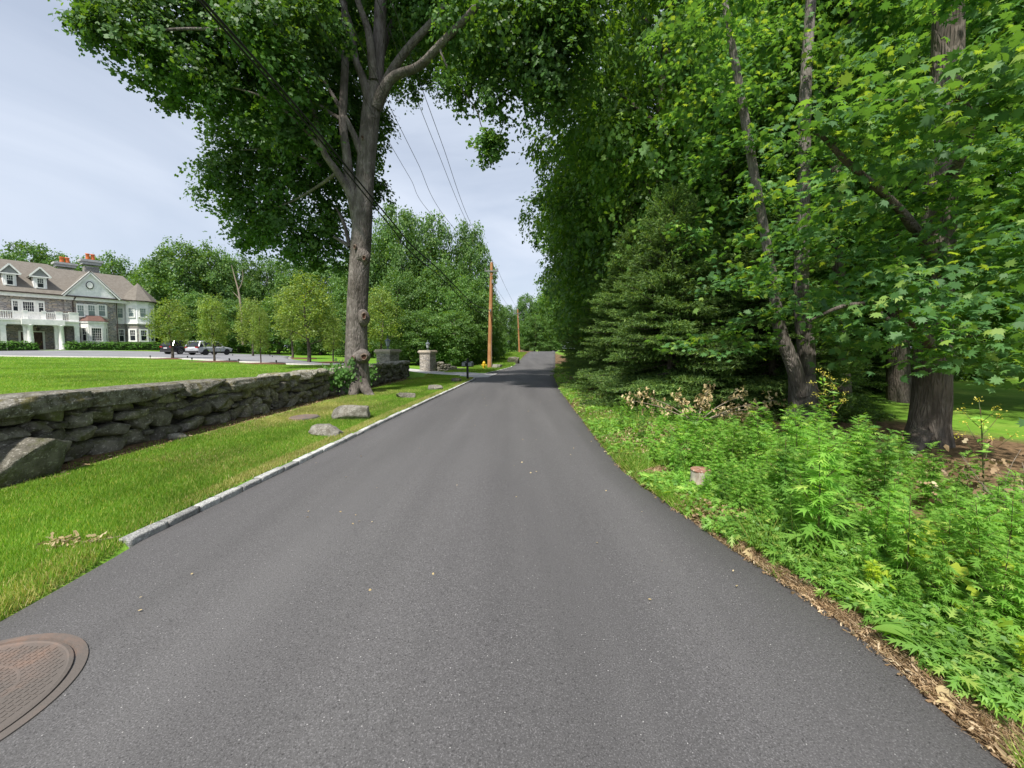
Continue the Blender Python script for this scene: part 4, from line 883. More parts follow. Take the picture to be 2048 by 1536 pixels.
# big maples of the wood behind
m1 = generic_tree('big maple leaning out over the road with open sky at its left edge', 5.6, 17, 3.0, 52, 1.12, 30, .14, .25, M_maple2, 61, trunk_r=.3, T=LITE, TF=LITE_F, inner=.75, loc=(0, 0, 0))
m1['group'] = 'big maples of the roadside wood'
m1.location = (6.1, 15.2, h(6.1, 15.2)); m1.scale = (1.0, 1.0, 1.15)
Mg = 'big maples of the roadside wood'
for (x, y, sx_, sz, rz, lb) in [(6.9, 21.5, 1.0, 1.1, 1.2, 'maple behind the leaning one further along the road'), (7.9, 28.5, 1.05, 1.0, 2.2, 'maple third along the right roadside'), (10.3, 37, 1.15, .95, 3.1, 'maple overhanging the right side of the road at mid distance'), (12.2, 47, 1.2, .9, 4.4, 'maple overhanging the road near the crest'), (14.6, 60, 1.2, .95, .7, 'far maple on the right before the crest'), (18, 74, 1.2, .9, 5.0, 'farthest maple right of the road crest'),
     (14.5, 20, 1.1, 1.1, .4, 'maple in the interior of the wood behind the spruces'), (11.0, 10.8, .8, .9, 5.6, 'slender maple in the shade between the forked and the thick maple'), (15.5, 8.5, 1.0, 1.1, 3.6, 'maple at the right picture edge deep in the wood'), (21, 27, 1.3, 1.2, 2.6, 'maple farthest back in the right wood')]:
    dupe(m1, (x, y, h(x, y)), rz, (sx_, sx_, sz), lb, 'tree', Mg)
# low understory closing the view under the wood
for k, (x, y, s_, lb) in enumerate([(17, 24, .35, 'shaded shrub behind the spruces in the wood'), (24, 22, .4, 'shaded shrub far behind the forked maple'), (30, 24, .45, 'shaded shrub beyond the sunlit grass'), (36, 22, .45, 'shrub beyond the sunlit grass at the right'), (26, 14, .3, 'low shrub on the far side of the sunlit patch'), (12, 26, .4, 'shaded shrub behind the roadside spruces'), (40, 30, .6, 'tall shrub mass far right beyond the grass'), (33, 13, .35, 'low shrub at the right picture edge beyond the grass')]):
    o = dupe(far[k % 3], (x, y, h(x, y)-.4), k*1.1, (s_*1.5, s_*1.5, s_), lb, 'shrub', 'shrubs at the back of the wood')
#PART4
# ---------------------------------------------------------------- mansion
M_white = mat('white_trim_paint', (.88, .865, .83), .6, noise=(3, (.70, .70, .68), .4, .7))
M_siding = mat('white_siding', (.89, .88, .865), .65, noise=(2, (.68, .69, .70), .4, .7))
M_roof = mat('brown_shingles', (.165, .145, .122), .9, noise=[(3, (.205, .185, .16), .35, .65), (22, (.11, .095, .08), .5, .7)], bump=(30, .6, .03))
M_gutter = mat('bronze_gutter', (.05, .035, .03), .5, noise=(5, (.08, .06, .05), .4, .6))
M_glass = mat('dark_window_glass', (.018, .022, .028), .06, spec=.6, noise=(.8, (.05, .05, .06), .4, .7))
M_curtain = mat('curtained_window_glass', (.24, .29, .28), .15, spec=.6, noise=(1.2, (.15, .19, .19), .4, .7))
M_door = mat('dark_wood_door', (.045, .022, .015), .45, noise=(9, (.08, .04, .028), .4, .6, (1, 1, .2)))
M_clay = mat('orange_clay_pot', (.62, .17, .055), .75, noise=(4, (.5, .12, .04), .4, .7))
M_copper = mat('copper_bay_roof', (.17, .095, .075), .5, noise=(4, (.13, .07, .06), .4, .7))
def ashlar(name, cols, scale=1.0, coords='Object'):
    m = bpy.data.materials.new(name); m.use_nodes = True; nt = m.node_tree; N = nt.nodes; L = nt.links; b = N['Principled BSDF']; b.inputs['Roughness'].default_value = .92
    t = N.new('ShaderNodeTexCoord'); s = N.new('ShaderNodeSeparateXYZ'); L.new(t.outputs['Object'], s.inputs[0])
    ad = N.new('ShaderNodeMath'); ad.operation = 'ADD'; L.new(s.outputs['X'], ad.inputs[0]); L.new(s.outputs['Y'], ad.inputs[1])
    c = N.new('ShaderNodeCombineXYZ'); L.new(ad.outputs[0], c.inputs[0]); L.new(s.outputs['Z'], c.inputs[1])
    nn = N.new('ShaderNodeTexNoise'); nn.inputs['Scale'].default_value = 3*scale; L.new(t.outputs['Object'], nn.inputs[0])
    vm = N.new('ShaderNodeVectorMath'); vm.operation = 'MULTIPLY_ADD'; L.new(nn.outputs['Color'], vm.inputs[0]); vm.inputs[1].default_value = (.12/scale, .05/scale, 0); L.new(c.outputs[0], vm.inputs[2])
    v = N.new('ShaderNodeTexVoronoi'); v.inputs['Scale'].default_value = 3.0*scale; mp_ = N.new('ShaderNodeMapping'); mp_.inputs['Scale'].default_value = (.75, 2.1, 1); L.new(vm.outputs[0], mp_.inputs[0]); L.new(mp_.outputs[0], v.inputs['Vector'])
    r = N.new('ShaderNodeValToRGB'); sc = N.new('ShaderNodeSeparateColor'); L.new(v.outputs['Color'], sc.inputs[0]); L.new(sc.outputs[0], r.inputs[0])
    e = r.color_ramp.elements; e[0].color = (*cols[0], 1); e[1].color = (*cols[-1], 1)
    for i, q in enumerate(cols[1:-1]): k = e.new((i+1)/(len(cols)-1)); k.color = (*q, 1)
    v2 = N.new('ShaderNodeTexVoronoi'); v2.feature = 'DISTANCE_TO_EDGE'; v2.inputs['Scale'].default_value = 3.0*scale; L.new(mp_.outputs[0], v2.inputs['Vector'])
    lt = N.new('ShaderNodeMapRange'); lt.inputs[1].default_value = .02; lt.inputs[2].default_value = .07; L.new(v2.outputs['Distance'], lt.inputs[0])
    mx = N.new('ShaderNodeMix'); mx.data_type = 'RGBA'; L.new(lt.outputs[0], mx.inputs[0]); mx.inputs[6].default_value = (cols[0][0]*.5, cols[0][1]*.5, cols[0][2]*.5, 1); L.new(r.outputs[0], mx.inputs[7]); L.new(mx.outputs[2], b.inputs['Base Color'])
    bp = N.new('ShaderNodeBump'); bp.inputs['Distance'].default_value = .03/scale; L.new(lt.outputs[0], bp.inputs['Height']); L.new(bp.outputs[0], b.inputs['Normal'])
    return m
M_stone = ashlar('house_fieldstone', [(.27, .25, .25), (.36, .33, .31), (.31, .30, .31), (.46, .38, .30), (.40, .38, .37)])
M_chim = ashlar('chimney_stone', [(.30, .29, .28), (.42, .40, .36), (.24, .24, .25), (.5, .47, .42)])
M_pstone = ashlar('pillar_fieldstone', [(.34, .30, .25), (.48, .43, .36), (.27, .25, .23), (.58, .53, .46)], 2.2)
M_pcap = mat('tan_cap_slab', (.52, .45, .36), .9, noise=(12, (.40, .35, .28), .4, .65), bump=(30, .5, .01))

dv = np.array([.52, .854]); dv /= np.linalg.norm(dv); nv = np.array([dv[1], -dv[0]])
P0 = np.array([-55.4, 58.0]); ZB = 1.25
house = thing('mansion', 'large grey stone mansion with brown roof, white trim and orange chimney pots', 'house', (P0[0], P0[1], ZB), math.atan2(dv[1], dv[0]))
def HP(u, v, b=0.0):
    d = ray(u, v); t = (-b - nv@(CAM[:2]-P0))/(nv@d[:2]); p = CAM+d*t
    return float(dv@(p[:2]-P0)), float(p[2]-ZB)
EB = -.45
ZE = HP(0, 581, EB)[1]; SL = .86
def HSl(u, v):
    d = ray(u, v); # z-ZE = SL*(b-EB), b = -n.(p-P0)
    f0 = CAM[2]-ZB-ZE-SL*(-(nv@(CAM[:2]-P0))-EB); f1 = d[2]+SL*(nv@d[:2]); t = -f0/f1; p = CAM+d*t
    return np.array([float(dv@(p[:2]-P0)), float(-nv@(p[:2]-P0)), float(p[2]-ZB)])
def S(u, b=0): return HP(u, 640, b)[0]
s_left = S(0)-16; s_130 = S(131); s_232 = S(232); s_262 = S(262, 1.0)
rl = HSl(0, 517.5); r95 = HSl(95, 528.5); r113 = HSl(113, 536); r246 = HSl(246, 553)
# walls
m_ = MB(); TH = 10.5
m_.prism([(s_left, .35), (s_130, .35), (s_130, TH), (s_left, TH)], -1.2, ZE-.15)
m_.prism([(s_130, 0), (s_232, 0), (s_232, TH-.1), (s_130+.001, TH-.1)], -1.2, ZE-.15)
m_.build('stone_wall', M_stone, house)
zmid = HP(250, 648, .9)[1]
m_ = MB(); m_.prism([(s_232+.01, .9), (s_262+2.6, .9), (s_262+2.6, TH-.3), (s_232+.01, TH-.3)], -1.2, zmid); m_.build('stone_wall', M_stone, house)
m_ = MB(); m_.prism([(s_232+.01, .86), (s_262+2.62, .86), (s_262+2.62, TH-.28), (s_232+.01, TH-.28)], zmid, ZE-.15); m_.build('siding_wall', M_siding, house)
# octagonal tower
tcx = S(281.5, 0.2); tcy = .75; TRd = 1.62
def octo(rad, a0=math.pi/8): return [(tcx+rad*math.cos(a0+k*math.pi/4), tcy+rad*math.sin(a0+k*math.pi/4)) for k in range(8)]
m_ = MB(); m_.prism(octo(TRd), -1.2, zmid); tw = m_.build('tower', M_stone, house)
m_ = MB(); m_.prism(octo(TRd+.08), zmid, ZE-.12); m_.build('tower_siding', M_siding, tw)
m_ = MB(); m_.prism(octo(TRd+.2), zmid-.02, zmid+.16); m_.build('tower_band', M_white, tw)
m_ = MB(); m_.prism(octo(TRd+.2), ZE-.35, ZE-.1); m_.build('tower_cornice', M_white, tw)
ap = HP(270.6, 564, tcy-.1)
m_ = MB(); ring = octo(TRd+.65); V = [(x, y, ZE) for x, y in ring]+[(tcx, tcy, ap[1]-.1)]; m_.add(V, [(k, (k+1) % 8, 8) for k in range(8)]+[tuple(range(8))[::-1]]); m_.build('tower_roof', M_roof, tw)
m_ = MB(); m_.lathe([(TRd+.70, ZE-.1), (TRd+.72, ZE+.02), (TRd+.6, ZE+.03)], 8, (tcx, tcy, 0)); m_.build('tower_gutter', M_gutter, tw)
# main roof
A_ = np.array([s_left-.4, EB, ZE]); Bc = np.array([tcx+1.2, EB, ZE])
lL = np.array([s_left, rl[1], rl[2]]); back = 2*r113[1]-EB
r95b = np.array([r95[0], r95[1], r95[2]]); 
rlz = (rl[2]+r95[2])/2; rb = EB+(rlz-ZE)/SL
lL = np.array([s_left-.4, rb, rlz]); r95b = np.array([r95[0], rb, rlz])
r2z = (r113[2]+r246[2])/2; r2b = EB+(r2z-ZE)/SL
r113b = np.array([r113[0], r2b, r2z]); r246b = np.array([r246[0], r2b, r2z])
def mir(p, b0): return np.array([p[0], 2*b0-p[1], p[2]])
Ab = mir(A_, rb); Bb = mir(Bc, r2b)
m_ = MB(); m_.add([A_, Bc, r246b, r113b, r95b, lL, Ab, Bb, mir(r113b, rb)], [(0, 1, 2, 3, 4, 5), (5, 4, 8, 6), (6, 8, 3, 2, 7), (1, 7, 2), (4, 3, 8)])
rf = m_.build('roof', M_roof, house)
md = rf.modifiers.new('thick', 'SOLIDIFY'); md.thickness = .12; md.offset = -1
# cornice and gutter
m_ = MB(); m_.box(((s_left+s_262)/2, -.12, ZE-.28), (s_262-s_left, .35, .42)); m_.build('cornice', M_white, house)
m_ = MB(); m_.box(((s_left+s_262)/2, EB-.03, ZE+.0), (s_262-s_left+.8, .16, .15)); m_.build('gutter', M_gutter, house)
def downpipe(u, b):
    s_ = S(u, b); m_ = MB(); m_.cyl((s_, b-.1, -.5), (s_, b-.1, ZE-.7), .07, 8); m_.cyl((s_, b-.1, ZE-.7), (s_+.25, EB, ZE-.05), .07, 8); m_.build('downpipe', M_gutter, house)
downpipe(147, 0); 
m_ = MB(); m_.cyl((s_232+.1, -.1, -.5), (s_232+.1, -.1, ZE-.1), .06, 8); m_.build('downpipe', M_gutter, house)
# pediment gable
gb_ = -.55; gL = HP(131, 590, gb_); gA = HP(180.5, 544.5, gb_); gR = HP(235.5, 598, gb_); gz = ZE+.02
m_ = MB(); m_.add([(gL[0]+.1, gb_+.1, gz), (gR[0]-.1, gb_+.1, gz), (gA[0], gb_+.1, gA[1]-.1), (gL[0]+.1, gb_+1, gz), (gR[0]-.1, gb_+1, gz), (gA[0], gb_+1, gA[1]-.1)], [(0, 1, 2), (5, 4, 3), (0, 3, 4, 1)])
pg = m_.build('gable', M_siding, house)
def bar(m_, a, b, wd, dp):   # bar in a facade plane
    a = Vector(a); b = Vector(b); d = b-a; L_ = d.length; ang = math.atan2(d.z, d.x)
    M = Matrix.Translation((a+b)/2) @ Matrix.Rotation(-ang, 4, 'Y'); m_.box((0, 0, 0), (L_, dp, wd), M)
m_ = MB(); bar(m_, (gL[0]-.25, gb_-.06, gz-.05), (gA[0], gb_-.06, gA[1]), .30, .22); bar(m_, (gR[0]+.25, gb_-.063, gz-.05), (gA[0], gb_-.063, gA[1]), .30, .22); m_.build('rake_trim', M_white, pg)
bb = EB+(gA[1]-ZE)/SL
m_ = MB(); m_.add([(gL[0]-.35, gb_-.2, gz-.02), (gA[0], gb_-.2, gA[1]+.15), (gA[0], bb+.2, gA[1]+.15), (gL[0]-.35, EB, gz-.02)], [(0, 1, 2, 3)]); m_.add([(gR[0]+.35, gb_-.2, gz-.02), (gA[0], gb_-.2, gA[1]+.15), (gA[0], bb+.2, gA[1]+.15), (gR[0]+.35, EB, gz-.02)], [(0, 3, 2, 1)])
q = m_.build('gable_roof', M_roof, pg); md = q.modifiers.new('thick', 'SOLIDIFY'); md.thickness = .08
oc = HP(179.5, 570.5, gb_)
m_ = MB(); M = Matrix.Translation((oc[0], gb_+.05, oc[1])) @ Matrix.Rotation(math.pi/2, 4, 'X'); m_.lathe([(.26, 0), (.46, .0), (.46, .10), (.26, .10)], 24, M=M @ Matrix.Diagonal((.8, 1.15, 1, 1)))
ov = m_.build('oval_window', M_glass, pg); m_ = MB(); m_.lathe([(.30, .02), (.36, .03), (.36, .13), (.28, .13)], 24, M=M @ Matrix.Diagonal((.8, 1.15, 1, 1))); m_.build('oval_frame', M_white, ov)
# windows
def window(s, z, w_, hh, b=0, nx=3, ny=2, sash=True, pane=M_glass, ang=0, casing=.12, name='window'):
    M = Matrix.Translation((s, b, z)) @ Matrix.Rotation(ang, 4, 'Z')
    f = MB(); c = casing
    f.box((0, -.04, hh/2+c/2), (w_+2*c, .10, c), M); f.box((0, -.06, -hh/2-c/2), (w_+2*c+.06, .14, c), M)
    f.box((-w_/2-c/2, -.04, 0), (c, .10, hh), M); f.box((w_/2+c/2, -.04, 0), (c, .10, hh), M)
    mt_ = .028
    y0, y1 = (0, hh/2) if sash else (-hh/2, hh/2)
    if sash: f.box((0, -.03, 0), (w_, .05, .05), M)
    for i in range(1, nx): f.box((-w_/2+w_*i/nx, -.022, (y0+y1)/2), (mt_, .03, y1-y0), M)
    for j in range(1, ny): f.box((0, -.020, y0+(y1-y0)*j/ny), (w_, .03, mt_), M)
    fo = f.build(name, M_white, house)
    g = MB(); g.box((0, -.004, 0), (w_-.002, .015, hh-.002), M); g.build('pane', pane, fo)
    return fo
def wpx(u0, v0, u1, v1, b=0, **k):
    a = HP(u0, v0, b); c = HP(u1, v1, b); a2 = HP(u0, v1, b); c2 = HP(u1, v0, b)
    return window((a[0]+c[0])/2, (a[1]+c2[1]+a2[1]+c[1])/4, c[0]-a[0], (a[1]+c2[1]-a2[1]-c[1])/2, b, **k)
def panel(u0, v0, u1, v1, b, th=.05, m=None, name='window_surround'):
    a = HP(u0, v0, b); c = HP(u1, v1, b); zt = (HP(u0, v0, b)[1]+HP(u1, v0, b)[1])/2; zb = (HP(u0, v1, b)[1]+HP(u1, v1, b)[1])/2
    m_ = MB(); m_.box(((a[0]+c[0])/2, b-th/2, (zt+zb)/2), (c[0]-a[0], th, zt-zb)); return m_.build(name, m or M_white, house)
panel(22.5, 600, 91, 638, .35, .05)
wpx(25.5, 602, 36, 622, .30, nx=3, ny=2); wpx(45.5, 604, 68, 624, .30, nx=5, ny=3, sash=False); wpx(77, 606, 87, 624, .30, nx=3, ny=2)
panel(152, 609, 215, 635.5, 0, .05)
for a, b in ((154.5, 168), (176, 190), (197, 210.5)): wpx(a, 611, b, 632, -.05, nx=3, ny=2, pane=M_curtain)
wpx(234.8, 617, 245.6, 635.5, .86, nx=3, ny=2, pane=M_curtain); wpx(238, 659.5, 248, 682.5, .9, nx=3, ny=2)
# tower windows on its front faces
for k, nrm in enumerate([-math.pi*3/4, -math.pi/2, -math.pi/4]):
    rr0 = (TRd+.085)*math.cos(math.pi/8)
    cx_, cy_ = tcx+rr0*math.cos(nrm), tcy+rr0*math.sin(nrm); zc = HP(275, 626, 0)[1]; zl = HP(278, 671, 0)[1]
    window(cx_, zc, .62, 1.25, cy_, ang=nrm+math.pi/2, pane=M_curtain)
    rr0 = (TRd+.005)*math.cos(math.pi/8); cx_, cy_ = tcx+rr0*math.cos(nrm), tcy+rr0*math.sin(nrm)
    window(cx_, zl, .62, 1.5, cy_, ang=nrm+math.pi/2, casing=.2)
# bay
b0 = S(160, 0); b1 = S(214, 0); zt = HP(190, 646, -.8)[1]
def bayp(e=0): return [(b0-e, .0), (b0+.55-e*.4, -1.0-e), (b1-.55+e*.4, -1.0-e), (b1+e, .0)]
m_ = MB(); m_.prism(bayp(), -1.0, zt); bay = m_.build('bay', M_white, house)
m_ = MB(); m_.prism(bayp(.12), zt, zt+.22); m_.build('bay_cornice', M_white, bay)
pb = bayp(.2); zr = zt+.24; zr2 = HP(195, 632, 0)[1]; top = [(b0+.5, -.02), (b0+.7, -.25), (b1-.7, -.25), (b1-.5, -.02)]
m_ = MB(); m_.add([(x, y, zr) for x, y in pb]+[(x, y, zr2) for x, y in top], [(i, i+1, i+5, i+4) for i in range(3)]+[(4, 5, 6, 7), (3, 2, 1, 0)]); m_.build('bay_roof', M_copper, bay)
zc = HP(193, 669, -1)[1]
window((b0+b1)/2, zc, (b1-b0)-1.7, 1.7, -1.0, nx=5, ny=5, sash=False)
window(b0+.275, zc, .55, 1.7, -.5, nx=2, ny=2, ang=-math.atan2(1.0, .55)); window(b1-.275, zc, .5, 1.7, -.5, nx=2, ny=2, ang=math.atan2(1.0, .55))
# dormers
for u0, v0, u1, v1, va in ((-9, 546, 33.5, 570, 527.5), (68, 553, 94.5, 576.5, 535)):
    pb_ = HSl((u0+u1)/2+(0 if u0 > 0 else 3), v1); b_ = pb_[1]-.05
    sa = HP(u1-26.5 if u0 > 0 else u1-27, v1, b_)[0]; sb = HP(u1, v1, b_)[0]; zt_ = HP((u1-13), (v0+1), b_)[1]; zb_ = pb_[2]-.25; sm = (sa+sb)/2; za = HP(u1-13-5, va, b_)[1]
    m_ = MB(); bb = EB+(zt_-ZE)/SL+.3; wf = .12
    m_.add([(sa, b_, zb_), (sb, b_, zb_), (sb, b_, zt_), (sa, b_, zt_), (sa, bb, zb_), (sb, bb, zb_), (sb, bb, zt_), (sa, bb, zt_)], [(0, 1, 2, 3), (1, 5, 6, 2), (4, 0, 3, 7)])
    do = m_.build('dormer', M_siding, house)
    m_ = MB(); hw = (sb-sa)/2+.35; bb2 = EB+(za-ZE)/SL+.3
    m_.add([(sm-hw, b_-.25, zt_), (sm, b_-.25, za), (sm, bb2, za), (sm-hw, bb, zt_), (sm+hw, b_-.25, zt_), (sm+hw, bb, zt_)], [(0, 1, 2, 3), (1, 4, 5, 2)])
    q = m_.build('dormer_roof', M_roof, do); md = q.modifiers.new('t', 'SOLIDIFY'); md.thickness = .06
    m_ = MB(); bar(m_, (sm-hw, b_-.28, zt_), (sm, b_-.28, za), .16, .1); bar(m_, (sm+hw, b_-.283, zt_), (sm, b_-.283, za), .16, .1); m_.box((sm, b_-.27, zt_-.03), (2*hw, .1, .14)); m_.box((sm-hw+.12, (b_+bb)/2, zt_-.03), (.1, bb-b_, .14)); m_.build('dormer_trim', M_white, do)
    m_ = MB(); m_.add([(sm-hw+.15, b_-.1, zt_), (sm+hw-.15, b_-.1, zt_), (sm, b_-.1, za-.1)], [(0, 1, 2)]); m_.build('dormer_gable', mat('grey_gable_panel', (.30, .31, .31), .8, noise=(3, (.25, .26, .26), .4, .6)), do)
    w1 = window(sm, (zb_+zt_)/2+.05, (sb-sa)*.44, (zt_-zb_)*.66, b_-.02, nx=3, ny=2); w1.parent = house
# chimneys
M_slate = mat('slate_cap', (.46, .46, .46), .8, noise=(5, (.34, .35, .37), .4, .6))
for (uc, vb, vc, vt_, vp, wd) in ((130.5, 545, 538, 527, 515, 2.3), (183, 560, 534, 521.5, 508.5, 2.3)):
    bq = 6.0; s_, z0 = HP(uc, vb, bq); zc1 = HP(uc, vc, bq)[1]; zc2 = HP(uc, vt_, bq)[1]; zp = HP(uc, vp, bq)[1]
    ch = MB(); ch.box((s_, bq, (zc1+z0-2)/2), (wd*.66, wd*.5, zc1-z0+2)); co = ch.build('chimney', M_chim, house)
    ch = MB(); ch.box((s_, bq, (zc1+zc2)/2), (wd*.84, wd*.66, (zc2-zc1)*.5)); ch.box((s_, bq, zc1+(zc2-zc1)*.85), (wd, wd*.8, (zc2-zc1)*.35)); ch.build('chimney_cap', M_slate, co)
    for k in (-1, 1):
        ch = MB(); ch.lathe([(.25, zc2-.05), (.22, zc2+(zp-zc2)*.3), (.20, zp-.15), (.25, zp-.12), (.25, zp), (.17, zp)], 14, (s_+k*.26, bq, 0)); ch.build('chimney_pot', M_clay, co, True)
# porch
pbk = -2.4
pz = HP(100, 690, pbk)[1]; zbt = HP(90, 641, pbk)[1]; zbb = HP(90, 650, pbk)[1]; zrl = HP(90, 625, pbk)[1]
pl = s_left+6; pr = S(158, pbk)
m_ = MB(); m_.box(((pl+pr)/2, (pbk+.35)/2, -.25), (pr-pl+.3, .35-pbk+.3, .7)); m_.build('porch_floor', mat('porch_paving', (.33, .31, .28), .9, noise=(4, (.27, .25, .22), .4, .6)), house)
m_ = MB(); m_.box(((pl+pr)/2, (pbk+.35)/2, (zbt+zbb)/2), (pr-pl, .35-pbk, zbt-zbb)); m_.box(((pl+pr)/2, (pbk+.35)/2-.1, zbt-.05), (pr-pl+.25, .35-pbk+.15, .12)); m_.build('porch_entablature', M_white, house)
sp0 = S(48, pbk-.5); sp1 = S(125, pbk-.5)
m_ = MB(); m_.box(((sp0+sp1)/2, pbk-.3, (zbt+zbb)/2+.03), (sp1-sp0+.4, .55, zbt-zbb+.1)); m_.build('portico_beam', M_white, house)
for uc in (5, 51, 113, 153):
    s_ = S(uc, pbk); m_ = MB(); m_.box((s_, pbk+.25, zbb/2), (.42, .42, zbb)); m_.box((s_, pbk+.25, zbb-.1), (.54, .54, .14)); m_.box((s_, pbk+.25, .08), (.54, .54, .18)); m_.build('column', M_white, house)
for uc in (59.5, 121.5):
    s_ = S(uc, pbk-.4); m_ = MB(); m_.lathe([(.30, 0), (.30, .15), (.25, .2), (.26, zbb*.4), (.21, zbb-.2), (.29, zbb-.12), (.29, zbb)], 18, (s_, pbk-.3, 0)); m_.build('column', M_white, house, True)
for k in range(3):
    m_ = MB(); m_.box(((sp0+sp1)/2, pbk-.5-.33*k, .04-.17*(k+.5)), (sp1-sp0+.3+.5*k, .5, .17)); m_.build('step', mat('step_stone', (.4, .38, .34), .9, noise=(5, (.33, .31, .28), .4, .6)), house)
# balustrade
bal = MB(); bal.box(((pl+pr)/2, pbk+.12, zrl), (pr-pl, .16, .10)); bal.box(((pl+pr)/2, pbk+.12, zbt+.12), (pr-pl, .12, .08)); x = pl
while x < pr: bal.box((x, pbk+.12, (zrl+zbt)/2+.05), (.055, .055, zrl-zbt-.15)); x += .17
bo = bal.build('balustrade', M_white, house)
for ua, ub in ((47, 56), (85, 93), (112, 126), (139, 158)):
    a = S(ua, pbk); b = S(ub, pbk); m_ = MB(); m_.box(((a+b)/2, pbk+.12, (zrl+zbt)/2+.08), (b-a, .22, zrl-zbt+.1)); m_.box(((a+b)/2, pbk+.12, zrl+.15), (b-a+.08, .3, .07)); m_.build('railing_post', M_white, bo)
# doors
for ua, ub, va, vb in ((39.5, 48, 655, 684), (63, 83, 656, 690)):
    a = S(ua, .35); b = S(ub, .35); m_ = MB(); m_.box(((a+b)/2, .32, 1.15), (b-a, .08, 2.3)); do = m_.build('door', M_door, house)
    m_ = MB(); m_.box(((a+b)/2, .33, 2.36), (b-a+.36, .1, .14)); m_.box((a-.1, .33, 1.2), (.18, .1, 2.4)); m_.box((b+.1, .33, 1.2), (.18, .1, 2.4)); m_.build('door_frame', M_white, do)
    m_ = MB(); m_.lathe([(.03, 0), (.04, .04), (.02, .06)], 10, M=Matrix.Translation((b-.12, .28, 1.05)) @ Matrix.Rotation(math.pi/2, 4, 'X')); m_.build('handle', mat('brass', (.5, .35, .12), .3, 1), do)
s_ = S(74.5, -1.2); m_ = MB(); m_.cyl((s_, -1.2, zbb), (s_, -1.2, zbb-.3), .02, 6); m_.lathe([(.05, -.75), (.14, -.68), (.17, -.4), (.05, -.3)], 8, (s_, -1.2, zbb)); m_.build('porch_lantern', M_gutter, house)

# hedges
def hedge(label, ua, ub, bq, hh, dp, seed):
    a = S(ua, bq); b = S(ub, bq); r = np.random.default_rng(seed); L_ = b-a; Bl = []
    zb = h(*(P0+dv*(a+b)/2-nv*bq))
    nb = max(2, int(L_/.55))
    for k in range(nb): Bl.append(((k+.5)/nb*L_-L_/2, 0, hh*.45, .45, dp/2, hh*.55)); 
    c = P0+dv*(a+b)/2-nv*bq
    t = thing('hedge', label, 'hedge', (c[0], c[1], zb), math.atan2(dv[1], dv[0]), 'clipped hedges in front of the mansion')
    leafobj('foliage', crown(Bl, 12, 10, .10, .10, KITE, KITE_F, seed, inner=.35), M_hedge, t)
    m_ = MB(); m_.box((0, 0, hh*.4), (L_*.96, dp*.6, hh*.8)); m_.build('shade_core', mat('hedge_inner_shade', (.02, .035, .01), .95, noise=(9, (.03, .05, .015), .4, .6)), t)  # solid box behind the leaves, interior shade put into its dark green
hedge('clipped hedge at the left picture edge before the mansion porch', -14, 9, -4.2, 1.15, 1.3, 1)
hedge('rounded hedge left of the mansion entrance steps', 11, 71, -4.2, 1.15, 1.3, 2)
hedge('long clipped hedge right of the entrance steps to the tower', 129, 322, -3.2, 1.15, 1.3, 3)

